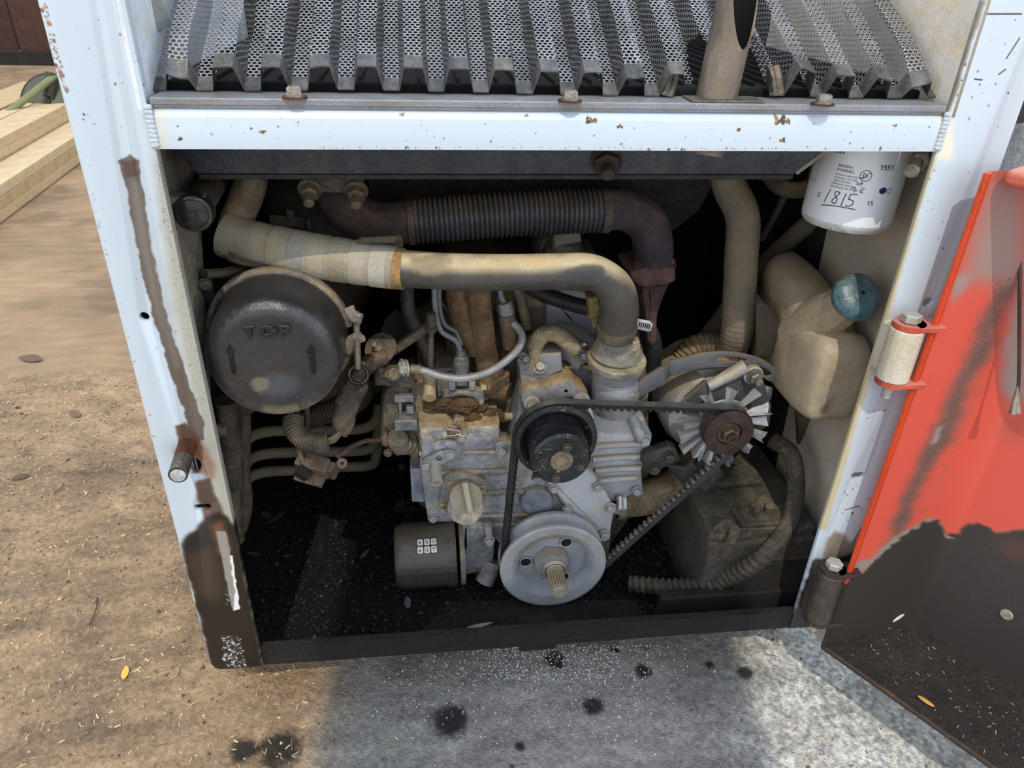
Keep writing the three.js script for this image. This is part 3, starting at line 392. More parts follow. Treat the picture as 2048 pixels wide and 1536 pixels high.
// ---------------------------------------------------------------- white can filter with printed text, upper right
{
  const z = -0.13, top = P(1722, 296, z), bot = P(1694, 452, z); const R = S(1710, 400, z) * 81; top.x = bot.x = P(1705, 380, z).x; top.y += 0.05; bot.y = P(1694, 446, z).y;
  const c = cvs(2048, 800), x = c.getContext('2d'); x.fillStyle = '#e6eaf0'; x.fillRect(0, 0, 2048, 800);
  const dirt = (n, cols, a) => { for (let i = 0; i < n; i++) { x.globalAlpha = a * rnd(); x.fillStyle = cols[rnd() * cols.length | 0]; x.fillRect(rnd() * 2048, rnd() * 800, rr(1, 3), rr(4, 60)); } x.globalAlpha = 1; }; dirt(900, ['#b6b2a8', '#a8a49a', '#dfe3e8'], 0.3);
  // text layout: the front of the can is at u = 0.5
  const T = (s, u, v, size, col = '#2a3150', font = 'sans-serif', w = '', rot = 0) => { x.save(); x.translate(u, v); x.rotate(rot); x.fillStyle = col; x.font = `${w} ${size}px ${font}`; x.textAlign = 'left'; x.fillText(s, 0, 0); x.restore(); };
  const cx = 1024; // left to right on the can is +u
  T('1551', cx + 130, 371, 50, '#27304f', 'sans-serif', 'bold'); T('1551', cx - 118, 262, 46, '#2a2f45', 'sans-serif', 'bold', Math.PI);
  T('MANN+', cx - 144, 386, 29, '#333848', 'sans-serif', 'bold'); T('HUMMEL', cx - 148, 416, 29, '#333848', 'sans-serif', 'bold');
  for (const [i, s] of ['Gastonia Operations', 'Gastonia, NC USA', 'MADE IN USA', 'FABRIQUÉ AUX É.-U.', 'HECHO EN LOS EE.UU.'].entries()) T(s, cx - 152 - (i > 2 ? 16 : 0), 446 + i * 23, 19, '#3a3f4e', 'sans-serif', 'bold');
  const pen = (w, ...ps) => { x.strokeStyle = '#1c1e26'; x.lineWidth = w; x.lineCap = x.lineJoin = 'round'; for (const p of ps) { x.beginPath(); x.moveTo(p[0], p[1]); for (let i = 2; i < p.length; i += 4) x.quadraticCurveTo(p[i], p[i + 1], p[i + 2], p[i + 3]); x.stroke(); } };
  const hx = cx - 181, hy = 558; // handwritten 1815, underlined
  pen(7, [hx + 26, hy, hx + 12, hy + 45, hx, hy + 100], [hx + 98, hy + 8, hx + 56, hy - 4, hx + 66, hy + 34, hx + 104, hy + 60, hx + 84, hy + 92, hx + 50, hy + 100, hx + 60, hy + 66, hx + 84, hy + 44, hx + 98, hy + 8], [hx + 142, hy + 6, hx + 132, hy + 50, hx + 128, hy + 96], [hx + 216, hy + 2, hx + 190, hy + 2, hx + 172, hy + 6, hx + 168, hy + 28, hx + 166, hy + 44, hx + 214, hy + 44, hx + 200, hy + 78, hx + 186, hy + 100, hx + 158, hy + 92]);
  pen(7, [hx - 14, hy + 130, hx + 90, hy + 98, hx + 226, hy + 112]);
  x.lineWidth = 5; x.strokeStyle = '#20242f'; const ix = cx + 55, iy = 420; x.beginPath(); x.arc(ix, iy, 38, 0, 7); x.stroke(); x.beginPath(); x.moveTo(ix - 27, iy + 27); x.lineTo(ix + 27, iy - 27); x.moveTo(ix - 16, iy - 18); x.lineTo(ix - 16, iy + 20); x.lineTo(ix + 14, iy + 4); x.closePath(); x.stroke();
  for (let k = 0; k < 3; k++) { x.save(); x.translate(cx + 30, 510); x.rotate(k * 2.094 - 1.57); x.beginPath(); x.moveTo(34, -22); x.lineTo(34, 18); x.lineTo(20, 10); x.moveTo(34, 18); x.lineTo(46, 8); x.moveTo(22, -18); x.lineTo(22, 4); x.stroke(); x.restore(); }
  x.fillStyle = '#28305a'; x.beginPath(); x.ellipse(cx + 205, 520, 30, 24, 0, 0, 7); x.fill(); x.strokeStyle = '#28305a'; x.beginPath(); x.arc(cx + 262, 524, 18, 0, 7); x.stroke();
  T('15', cx - 262, 600, 40, '#2d3242', 'sans-serif', 'bold', 1.4); T('15', cx + 112, 632, 44, '#2d3242', 'sans-serif', 'bold', -0.1);
  for (let k = 0; k < 4; k++) T('▪', cx + 310 - 4 * k, 330 + 60 * k, 30, '#2d3242');
  x.strokeStyle = '#30364a'; x.lineWidth = 4; x.strokeRect(cx - 430, 300, 110, 240);
  const tx = new THREE.CanvasTexture(c); tx.colorSpace = THREE.SRGBColorSpace; tx.wrapS = THREE.RepeatWrapping;
  const h = top.y - bot.y, t = thing('canister_filter', 'white spin-on filter can with printed and handwritten numbers at the upper right', 'filter', bot.clone());
  const cyl = new THREE.CylinderGeometry(R, R, h - 0.012, 64, 1, true); cyl.translate(0, (h - 0.012) / 2 + 0.012, 0);
  const tilt = new THREE.Euler(0, Math.PI, 0.0); cyl.rotateY(Math.atan2(EYE.x - bot.x, EYE.z - bot.z) + Math.PI);
  const can = new THREE.Mesh(cyl, new THREE.MeshPhysicalMaterial({ map: tx, roughness: 0.38, clearcoat: 0.3, side: THREE.DoubleSide })); can.name = 'can'; can.castShadow = can.receiveShadow = true; t.add(can);
  obj('rounded_end', lathe([[0, 0.001], [R * 0.8, 0], [R * 0.93, 0.002], [R * 0.985, 0.006], [R, 0.0125]], bot, Y1, 64, 1.2), { c: '#dfe2e6', r: 0.4, g: 0, da: 0.08 }, t);
  obj('filter_head', [box(V(bot.x + 0.005, top.y + 0.012, z), 0.1, 0.03, 0.1, 0.01)], { c: '#5a554d', r: 0.8, da: 0.2 }, t);
  t.rotation.z = -0.02;
}
// ---------------------------------------------------------------- coolant bottle
{
  const z = -0.1, t = thing('coolant_bottle', 'dusty translucent tan plastic coolant bottle with a blue cap on the right wall', 'bottle', P(1640, 825, -0.13));
  const L = { c: '#b2a48c', r: 0.45, mo: 0.2, d: 0.3, da: 0.1, dc: '#ab9b7f', b: 0.0008, g: 0, spots: [[V(0.405, 0.70, -0.3), [0.03, 0.03, 0.09], '#5f5341'], [V(0.4, 0.63, -0.22), [0.012, 0.04, 0.05], '#857659'], [V(0.43, 0.6, -0.09), [0.012, 0.01, 0.03], '#7d6a52']] };
  // the body is lofted from rounded rectangles, front to back: z, left, right, bottom, top, corner
  const secs = [[-0.083, 0.425, 0.475, 0.6, 0.675], [-0.0845, 0.417, 0.482, 0.588, 0.688], [-0.09, 0.409, 0.49, 0.578, 0.7], [-0.105, 0.404, 0.495, 0.573, 0.712], [-0.14, 0.4, 0.496, 0.57, 0.728], [-0.18, 0.398, 0.496, 0.57, 0.745], [-0.24, 0.396, 0.494, 0.572, 0.765], [-0.3, 0.398, 0.49, 0.578, 0.772], [-0.33, 0.41, 0.48, 0.6, 0.755], [-0.336, 0.43, 0.465, 0.63, 0.72]];
  const n = 56, rows = 54, c1 = new THREE.CatmullRomCurve3(secs.map((s) => V(s[0], s[1], s[2])), false, 'catmullrom', 0.4), c2 = new THREE.CatmullRomCurve3(secs.map((s) => V(s[0], s[3], s[4])), false, 'catmullrom', 0.4), pos = [], idx = [];
  for (let i = 0; i <= rows; i++) { const q = i / rows, A = c1.getPoint(q), B = c2.getPoint(q); for (let j = 0; j <= n; j++) { const a = j / n * 6.28319, e = 0.42, cx = Math.sign(Math.cos(a)) * Math.abs(Math.cos(a)) ** e, sy = Math.sign(Math.sin(a)) * Math.abs(Math.sin(a)) ** e, my = (B.y + B.z) / 2, hy = (B.z - B.y) / 2, top = sy > 0 ? -0.02 * Math.abs(cx) * sy * (A.x < -0.12 ? 1 : 0.3) * (cx < 0 ? 0.5 : 1.4) : 0; pos.push((A.y + A.z) / 2 + cx * (A.z - A.y) / 2, my + sy * hy + top, A.x); } }
  for (let i = 0; i < rows; i++) for (let j = 0; j < n; j++) { const a = i * (n + 1) + j; idx.push(a, a + n + 1, a + 1, a + 1, a + n + 1, a + n + 2); }
  for (const i of [0, rows]) { const k = pos.length / 3, A = c1.getPoint(i / rows), B = c2.getPoint(i / rows); pos.push((A.y + A.z) / 2, (B.y + B.z) / 2, A.x); for (let j = 0; j < n; j++) idx.push(k, i * (n + 1) + j, i * (n + 1) + j + 1); }
  const g = new THREE.BufferGeometry(); g.setAttribute('position', new THREE.Float32BufferAttribute(pos, 3)); g.setIndex(idx); g.computeVertexNormals();
  const cap = P(1722, 588, -0.085), nd = V(0.05, 0.7, 0.7).normalize(), nb = V(cap.x, cap.y, cap.z).addScaledVector(nd, -0.105);
  obj('bottle_body', [g], { ...L }, t);
  obj('filler_neck', lathe([[0.037, -0.06], [0.037, 0.0], [0.034, 0.022], [0.031, 0.042], [0.029, 0.06], [0.028, 0.08], [0.028, 0.1], [0.0, 0.1]], nb, nd, 44, 1.2), L, t);
  const k = obj('cap', lathe([[0.024, -0.022], [0.029, -0.02], [0.0335, -0.013], [0.0345, -0.003], [0.032, 0.005], [0.0275, 0.009], [0.014, 0.0112], [0.003, 0.0115], [0.0025, 0.008], [0, 0.008]], cap.clone().addScaledVector(nd, -0.006), nd, 56, 0.8), { c: '#5f8794', r: 0.35, mo: 0.3, d: 0.15, cc: 0.3, label: 'blue-grey screw cap with a small vent hole' }, t);
  obj('vent_hole', disc(cap.clone().addScaledVector(nd, 0.0062), 0.0026, 0.002, nd), { c: '#08080a', r: 0.9, g: 2 }, k);
  obj('bracket', [poly([[1512, 585], [1560, 640], [1545, 712], [1512, 712]], -0.2, 0.004, 0.001)], { c: '#38332b', r: 0.7, mo: 0.5, d: 0, label: 'dark steel mounting bracket' }, t);
}
// ---------------------------------------------------------------- hoses at the right
const RUB = { c: '#6b6458', r: 0.75, mo: 0.25, d: 0.5, da: 0.12, g: 0 };
single('vertical_hose', tube(PS([[1452, 330, -0.3], [1458, 370, -0.3], [1484, 430, -0.28], [1482, 520, -0.27], [1478, 600, -0.26], [1474, 660, -0.26], [1462, 700, -0.28], [1430, 740, -0.32]]), (t) => 0.0262 + 0.0003 * Math.sin(t * 300), { seg: 320 }), { ...RUB, c: '#7d7567', b: 0.002, da: 0.12 }, 'thick ribbed grey hose hanging down behind the alternator', 'hose', P(1474, 700, -0.26));
single('diagonal_pipe', tube(PS([[1650, 420, -0.36], [1580, 480, -0.38], [1500, 560, -0.4], [1440, 640, -0.42], [1400, 690, -0.44]]), 0.0165), { ...RUB, c: '#6a665e' }, 'dusty diagonal pipe crossing behind the vertical hose', 'pipe', P(1500, 560, -0.4));
single('control_rod', tube(PS([[1570, 390, -0.34], [1545, 440, -0.35], [1522, 480, -0.36]]), 0.006), { c: '#57534c', r: 0.6, d: 0.4 }, 'thin grey rod above the diagonal pipe at the right', 'rod', P(1522, 480, -0.36));
single('feed_tube', tube(PS([[1535, 345, -0.3], [1560, 372, -0.3], [1590, 380, -0.29], [1625, 372, -0.28], [1640, 330, -0.27]]), 0.0135), { ...RUB, c: '#37342f' }, 'dark curved tube between the shroud and the white filter', 'tube', P(1590, 380, -0.29));
single('wall_hose', [tube(PS([[1612, 820, -0.24], [1614, 880, -0.24], [1612, 1000, -0.24], [1600, 1060, -0.24]]), 0.0185), rod(P(1614, 905, -0.235), P(1613, 985, -0.235), 0.023)], { ...RUB, c: '#453f36', da: 0.1 }, 'dim hose with a crimped ferrule against the right wall below the bottle', 'hose', P(1612, 1000, -0.24));
single('elbow_fitting', [tube(PS([[1665, 875, -0.22], [1652, 905, -0.2], [1655, 940, -0.2], [1650, 1010, -0.22]]), 0.021), ...hex(P(1656, 930, -0.185), 0.021, 0.02, V(0, 1, 0.5))], { ...RUB, c: '#4d463b', da: 0.1 }, 'dusty elbow fitting beside the right post below the bottle', 'fitting', P(1652, 1000, -0.2));
{ const a = P(1838, 318, -0.04); single('wall_bolt', [...hex(a, 0.012, 0.012, V(-0.5, 0, 1)), rod(a, a.clone().add(V(-0.02, -0.01, 0.02)), 0.009)], { c: '#a79f8f', r: 0.6, d: 0.4 }, 'grey bolt inside the bay beside the top of the white filter', 'bolt', a); }
// ---------------------------------------------------------------- exhaust crossover
{
  const z = -0.22, t = thing('exhaust_crossover', 'rusty exhaust pipe with a corrugated black flexible section across the top of the bay', 'exhaust pipe', P(1010, 445, z));
  const RU = { c: '#4c3a3a', r: 0.8, mo: 0.35, d: 0.1, b: 0.002 }, R = S(1000, 440, z) * 40;
  obj('inlet_elbow', tube(PS([[672, 350, z], [678, 385, z], [705, 428, z], [760, 447, z], [822, 443, z]]), R * 1.06, { seg: 60, rad: 28 }), RU, t);
  obj('flexible_section', ribbed(PS([[818, 443, z], [900, 438, z], [1000, 430, z], [1110, 424, z], [1208, 420, z]]), R * 1.13, 40, 0.16, 32), { c: '#45454a', r: 0.4, m: 0.2, mo: 0.5, d: 0.28, g: 0 }, t);
  obj('outlet_elbow', tube(PS([[1200, 420, z], [1250, 420, z], [1292, 445, z], [1306, 490, z], [1304, 538, z]]), R * 1.04, { seg: 60, rad: 28 }), { ...RU, c: '#453642' }, t);
  const CO = { c: '#55493f', r: 0.75, mo: 0.4 }; obj('collar', lathe([[R * 1.0, 0], [R * 1.15, 0.001], [R * 1.15, 0.01], [R * 1.0, 0.011]], P(815, 443, z), V(1, 0.02, 0)), CO, t); obj('collar', lathe([[R * 1.0, 0], [R * 1.15, 0.001], [R * 1.15, 0.012], [R * 1.0, 0.013]], P(1200, 420, z), V(1, 0.02, 0)), CO, t);
  const fl = obj('inlet_flange', poly([[605, 340], [726, 340], [726, 384], [690, 388], [640, 386], [606, 372]], z + 0.05, 0.03, 0.004), { c: '#6f685c', r: 0.85, mo: 0.5, d: 0.4, b: 0.003 }, t);
  for (const [px, py] of [[620, 376], [713, 380]]) obj('stud_nut', nut(P(px, py, z + 0.05), 0.0125, 0.013, 0.0068, 0.03, V(0, -0.5, 1)), { c: '#7d7364', r: 0.7, m: 0.3, mo: 0.4, d: 0.2 }, fl);
  const f2 = obj('outlet_flange', blob([[1268, 540], [1342, 535], [1352, 548], [1346, 566], [1290, 575], [1265, 560]], z + 0.03, 0.08, 0.005), { c: '#6a4c44', r: 0.85, mo: 0.5, d: 0.1 }, t);
  for (const [px, py] of [[1277, 528], [1335, 522]]) obj('stud', [...hex(P(px, py + 8, z + 0.01), 0.0105, 0.01, Y1), rod(P(px, py + 8, z + 0.01), P(px, py - 10, z + 0.01), 0.0055)], { c: '#65493f', r: 0.8, mo: 0.4 }, f2);
  obj('manifold_neck', [blob([[1285, 565], [1342, 560], [1330, 600], [1318, 640], [1316, 690], [1296, 690], [1290, 640]], z + 0.01, 0.06, 0.012)], { ...RU, c: '#5b433d' }, t);
}
{ // dark muffler dome behind the left hoses
  const c = P(612, 475, -0.36); single('muffler', [lathe([[0, 0.16], [0.05, 0.157], [0.075, 0.145], [0.088, 0.11], [0.09, 0.0], [0.09, -0.2], [0, -0.2]], c.clone().add(V(0.02, -0.01, -0.05)), V(0.1, 0.55, 0.6), 56, 1)], { c: '#3a3733', r: 0.75, mo: 0.3, d: 0.25 }, 'dim rounded muffler behind the tape-wrapped hose at the upper left', 'muffler', c);
  const q = P(575, 443, -0.25); single('band_clamp', [box(q, 0.05, 0.016, 0.006, 0.002, [0, 0, -0.1]), box(q.clone().add(V(0.006, 0.012, 0.004)), 0.012, 0.014, 0.01, 0.003), box(q.clone().add(V(0.03, -0.002, 0.006)), 0.006, 0.016, 0.012, 0.002)], { c: '#5d574c', r: 0.7, m: 0.2, d: 0.3 }, 'small band clamp buckle behind the wrapped hose', 'clamp', q);
}

// ---------------------------------------------------------------- radiator hose with tape-wrapped inlet at the left
{
  const t = thing('radiator_hose', 'dusty tan rubber hose running over the engine and bending down to the thermostat housing', 'hose', P(1000, 545, -0.12));
  const L = { c: '#4a4743', r: 0.7, mo: 0.35, d: 1.15, dc: '#d3c29d', b: 0.0008, g: 0 };
  const R = S(1000, 545, -0.12) * 36;
  obj('hose', tube(PS([[740, 530, -0.125], [800, 537, -0.118], [900, 543, -0.112], [1020, 545, -0.11], [1110, 543, -0.112], [1180, 543, -0.118], [1222, 568, -0.125], [1238, 612, -0.135], [1234, 650, -0.145], [1231, 668, -0.15]]), (u) => R * (1 + 0.16 * step(0.72, 0.84, u)), { seg: 220, rad: 56, tension: 0.6 }), { ...L, spots: [[P(1178, 548, -0.085), [0.034, 0.011, 0.03], '#3b3d42'], [P(1225, 585, -0.1), [0.03, 0.01, 0.03], '#4b4944'], [P(1060, 568, -0.09), [0.06, 0.007, 0.03], '#3a3936'], [P(860, 528, -0.09), [0.03, 0.014, 0.03], '#93866c']] }, t);
  obj('tape_cuff', tube(PS([[776, 536, -0.121], [790, 537, -0.12], [808, 538, -0.118]]), R * 1.12, { rad: 30 }), { c: '#b08c5c', r: 0.8, mo: 0.35, d: 0.4 }, t);
  const c = P(1233, 655, -0.147), ax = P(1236, 630, -0.14).sub(P(1231, 668, -0.15)).normalize();
  const cl2 = obj('hose_clamp', lathe([[R * 1.1, -0.009], [R * 1.235, -0.009], [R * 1.235, 0.007], [R * 1.1, 0.007]], c, ax, 48), { c: '#8d8577', r: 0.5, m: 0.5, d: 0.3, label: 'dusty worm-drive hose clamp' }, t);
  for (let i = 0; i < 22; i++) { const a = -0.25 + i * 0.165, u = V(1, 0, 0).cross(ax).cross(ax).negate().normalize(), w = ax.clone().cross(u).normalize(), p = c.clone().addScaledVector(u, Math.cos(a) * R * 1.235).addScaledVector(w, Math.sin(a) * R * 1.235); if (p.z < c.z) continue; const g = new THREE.BoxGeometry(0.0012, 0.009, 0.0012); obj('clamp_thread', aim(g, p, ax), { c: '#6d6557', r: 0.6, m: 0.4 }, cl2); }
}
{
  const t = thing('wrapped_hose', 'tape-wrapped grey intake hose with cracked dusty covering at the upper left', 'hose', P(600, 500, -0.16));
  const R = S(600, 505, -0.14) * 46, L = { c: '#a39b8a', r: 0.8, mo: 0.2, d: 0.5, dc: '#b8ad96', b: 0.001, g: 0 };
  const cpts = PS([[452, 468, -0.175], [500, 486, -0.165], [580, 503, -0.15], [660, 517, -0.138], [730, 527, -0.128], [790, 536, -0.12]]), cv = new THREE.CatmullRomCurve3(cpts, false, 'centripetal');
  obj('covering', tube(cpts, (u) => R * (1.05 - 0.1 * u + 0.012 * Math.sin(u * 40)), { seg: 90, rad: 32 }), L, t);
  for (let i = 0; i < 6; i++) { const a = 0.3 + i * 0.115; const pts = [0, 0.03, 0.06, 0.09].map((q) => cv.getPointAt(Math.min(1, a + q))); obj('tape_wrap', tube(pts, (u) => R * (1.065 - 0.1 * (a + 0.09 * u)) * (1 + 0.012 * (1 - u)), { caps: true, rad: 32 }), { ...L, c: ['#a59a82', '#94908a', '#aca18b', '#9d927d', '#a8a192', '#b8b2a6'][i] }, t); }
  // flared loose flap at the right end
  const e = cv.getPointAt(0.90), d = cv.getTangentAt(0.9); obj('loose_flap', aim(crease(new THREE.CylinderGeometry(R * 1.35, R * 1.0, 0.05, 30, 4, true, 2.6, 2.3)), e.clone().add(V(0, 0.004, 0)), d), { c: '#8f8b82', r: 0.7, mo: 0.3, d: 0.3 }, t);
  obj('bottom_lip', tube(PS([[440, 488, -0.16], [470, 512, -0.145], [520, 527, -0.135], [590, 535, -0.125]]), (u, an) => 0.0035 + 0.009 * Math.abs(Math.cos(an)) * (1 - u), { rad: 16 }), { c: '#77716a', r: 0.6, d: 0.3 }, t);
  obj('upper_tube', tube(PS([[502, 330, -0.2], [500, 370, -0.2], [484, 415, -0.195], [470, 450, -0.185], [472, 478, -0.175], [500, 490, -0.165]]), S(500, 380, -0.2) * 33, { seg: 60, rad: 28 }), { c: '#6e675b', r: 0.75, mo: 0.25, d: 0.4, da: 0.25 }, t);
}
{ // rubber-ended strut at the far left
  const a = P(386, 428, -0.045), b = P(436, 352, -0.26), ax = a.clone().sub(b).normalize(), t = thing('strut', 'dark tubular strut with a clear-topped round rubber end near the left post', 'strut', a);
  obj('tube', rod(b, a.clone().addScaledVector(ax, -0.02), 0.0165), { c: '#56514a', r: 0.6, mo: 0.3, d: 0.3 }, t);
  obj('end_cap', lathe([[0, -0.026], [0.0205, -0.026], [0.0215, -0.022], [0.019, -0.018], [0.0215, -0.014], [0.0215, -0.004], [0.02, 0], [0.017, 0.0015], [0.016, -0.001], [0.004, -0.001], [0.003, 0.002], [0, 0.002]], a, ax, 44, 0.5), { c: '#26272b', r: 0.4, mo: 0.3, da: 0.03, label: 'round black rubber end cap' }, t);
  obj('clip', box(P(374, 396, -0.06), 0.04, 0.008, 0.02, 0.001, [0, 0.2, 0]), { c: '#77716a', r: 0.6, d: 0.5 }, t);
}
// ---------------------------------------------------------------- air cleaner
const font = await new FontLoader().loadAsync('fonts/droid/droid_sans_bold.typeface.json');
{
  const c = P(545, 726, -0.035), R = S(545, 726, -0.035) * 141, t = thing('air_cleaner', 'round black air cleaner canister with an embossed lid marked TOP', 'air cleaner', V(c.x, c.y - R, c.z - 0.1));
  const ax = V(0.02, 0.0, 1).normalize(), A = (d) => c.clone().addScaledVector(ax, d);
  const BK = { c: '#23262d', r: 0.34, mo: 0.5, d: 0.75, dc: '#a39781', da: 0.04, spots: [[P(560, 770, -0.035), [0.03, 0.02, 0.02], '#4c4f57'], [P(520, 768, -0.035), [0.012, 0.012, 0.02], '#77705f'], [P(562, 820, -0.035), [0.022, 0.006, 0.03], '#a0967f'], [P(490, 700, -0.035), [0.03, 0.02, 0.02], '#32353d']], g: 0, b: 0.0008, cc: 0.25 };
  obj('body', lathe([[0, -0.3], [R * 0.96, -0.3], [R * 1.0, -0.28], [R * 1.0, -0.09], [R * 1.03, -0.085], [R * 1.03, -0.078]], c, ax, 72), { ...BK, c: '#2e2c2a', r: 0.6, d: 0.5 }, t);
  const lid = obj('lid', lathe([...Array.from({ length: 16 }, (_, i) => [R * 0.045 * i, -0.001]), [R * 0.72, 0], [R * 0.86, -0.0015], [R * 0.93, -0.006], [R * 0.975, -0.014], [R * 0.998, -0.026], [R * 1.0, -0.04], [R * 1.005, -0.066], [R * 1.03, -0.07], [R * 1.03, -0.078], [R * 0.98, -0.08]], c, ax, 96, 0.9), BK, t);
  const tg = new TextGeometry('TOP', { font, size: 0.0135, depth: 0.0026, bevelEnabled: true, bevelThickness: 0.0008, bevelSize: 0.0006, bevelSegments: 2, curveSegments: 5 });
  { const p = tg.attributes.position; tg.computeBoundingBox(); const w = tg.boundingBox.max.x; for (let i = 0; i < p.count; i++) p.setX(i, (p.getX(i) - w / 2) * 1.35 + (p.getX(i) > w * 0.66 ? 0.004 : p.getX(i) < w * 0.3 ? -0.004 : 0)); }
  const tp = P(536, 671, -0.0345); tg.translate(tp.x, tp.y, tp.z); obj('embossed_lettering', tg, { c: '#23252a', r: 0.3, g: 0, d: 0.5, dc: '#6d6a66' }, lid);
  for (const [px, py] of [[464, 722], [624, 722]]) { const q = P(px, py, -0.034), h = 0.033; obj('embossed_arrow', [box(V(q.x, q.y - 0.004, q.z), 0.0052, h - 0.006, 0.0032, 0.0012), plate([V(q.x - 0.0052, q.y + 0.012, q.z), V(q.x + 0.0052, q.y + 0.012, q.z), V(q.x, q.y + 0.0225, q.z)], q.z + 0.0016, 0.003, 0.0006)], { c: '#0f1013', r: 0.35, g: 0, mo: 0.3 }, lid); }
  // clamp ring, open at the right where the bolt draws it together
  const cr = A(-0.082), pts = []; for (let i = 0; i <= 60; i++) { const a = 0.12 + i / 60 * (6.28319 - 0.5); pts.push(V(cr.x + Math.cos(a) * R * 1.06, cr.y + Math.sin(a) * R * 1.06, cr.z)); }
  obj('clamp_band', tube(pts, (u, an) => 0.0045 + 0.003 * Math.abs(Math.cos(an)), { seg: 160, rad: 12 }), { c: '#8f887a', r: 0.7, mo: 0.2, d: 0.35, label: 'pale dusty clamp ring' }, t);
  const b0 = P(712, 622, -0.1), b1 = P(716, 738, -0.085);
  const hb = obj('clamp_bolt', rod(b1.clone(), b0, 0.0045), { c: '#8a8478', r: 0.5, m: 0.5, d: 0.3 }, t);
  obj('pull_ring', new THREE.TorusGeometry(0.0125, 0.0027, 12, 36).rotateX(-0.5).rotateY(0.5).rotateZ(0.5).translate(b1.x + 0.0, b1.y - 0.009, b1.z), { c: '#2f2f31', r: 0.3, m: 0.7, mo: 0.6, label: 'dark wire pull ring' }, hb);
  obj('clamp_lug', [tube([P(697, 614, -0.1), P(706, 633, -0.095), P(722, 638, -0.09)], (u, an) => 0.0035 + 0.004 * Math.abs(Math.sin(an)), { rad: 12 })], { c: '#9a9485', r: 0.6, d: 0.2 }, t);
  obj('clamp_lug', [tube([P(694, 702, -0.1), P(706, 680, -0.095), P(723, 673, -0.09)], (u, an) => 0.0035 + 0.005 * Math.abs(Math.sin(an)), { rad: 12 })], { c: '#958f81', r: 0.6, d: 0.2 }, t);
  // strap bracket to the wall
  const sp = obj('strap_bracket', tube(PS([[408, 548, -0.12], [450, 546, -0.14], [478, 538, -0.16], [500, 528, -0.18]]), (u, an) => 0.002 + 0.008 * Math.abs(Math.sin(an)), { rad: 12 }), { c: '#5f5a52', r: 0.6, d: 0.4 }, t);
  obj('mount_plate', poly([[404, 550], [420, 545], [432, 600], [420, 615], [406, 590]], -0.13, 0.004, 0.001), { c: '#33302d', r: 0.6, mo: 0.4 }, sp);
  obj('bolt', hex(P(411, 568, -0.126), 0.007, 0.006), { c: '#8a8378', r: 0.6 }, sp);
}
{ // plate at lower left holding hose, side wall bolt
  const a = P(437, 862, -0.06); single('wall_stud', [...hex(a, 0.008, 0.01, X1)], { c: '#6b655a', r: 0.7, d: 0.4 }, 'small stud on the left side wall below the air cleaner', 'stud', a);
}
// ---------------------------------------------------------------- hydraulic hoses and lines at the lower left
{
  const t = thing('hydraulic_hose', 'grey hydraulic hose with a crimped fitting hanging beside the left post', 'hose', P(470, 1040, -0.2));
  obj('rubber_hose', tube(PS([[452, 800, -0.2], [460, 860, -0.2], [463, 930, -0.2]]), 0.017, {}), { c: '#57524a', r: 0.8, mo: 0.3, da: 0.2 }, t);
  obj('ferrule', [rod(P(463, 928, -0.2), P(464, 972, -0.2), 0.0195), ...hex(P(464, 975, -0.2), 0.019, 0.02, V(0, 1, 0), 0)], { c: '#6f6b62', r: 0.6, m: 0.3, d: 0.3 }, t);
  obj('pipe_end', tube(PS([[464, 970, -0.2], [468, 1020, -0.2], [474, 1080, -0.2]]), 0.0125), { c: '#6b675e', r: 0.6, da: 0.25 }, t);
  const u = thing('steel_hydraulic_line', 'second dusty hydraulic line standing behind the hose by the left post', 'line', P(485, 1030, -0.3));
  obj('line', tube(PS([[484, 790, -0.3], [487, 870, -0.3], [484, 940, -0.3], [490, 990, -0.28], [488, 1030, -0.27], [478, 1060, -0.26]]), 0.013), { c: '#5a554c', r: 0.75, da: 0.2 }, u);
}
{
  const names = ['uppermost of the four dusty steel pipes behind the air cleaner', 'second from the top of the four dusty steel pipes', 'third from the top of the four dusty steel pipes', 'lowest of the four dusty steel pipes, bent at the right end'];
  [[808, 795], [868, 862], [912, 905], [948, 936]].forEach(([yl, yr], i) => single('steel_pipe', tube(PS([[488, yl + 38, -0.44], [494, yl + 12, -0.44], [520, yl - 2, -0.44], [600, yl - 8, -0.45], [680, yr - 2, -0.46], [728 + 6 * i, yr - 8, -0.47], [752, yr - 22, -0.48], [758, yr - 50, -0.5]]), 0.0108, { seg: 90 }), { c: '#857d6e', r: 0.75, da: 0.15, mo: 0.25, g: 0 }, names[i], 'pipe', P(600, yl, -0.45), 'steel pipes across the lower left of the bay'));
  single('drain_elbow', [tube(PS([[690, 690, -0.42], [660, 790, -0.42], [620, 828, -0.42]]), 0.026), ribbed(PS([[740, 750, -0.38], [715, 800, -0.38], [660, 822, -0.39], [610, 838, -0.4]]), 0.022, 26)], { c: '#4b463e', r: 0.8, da: 0.15 }, 'dim grey elbow hose behind the air cleaner bottom', 'hose', P(620, 838, -0.4));
}
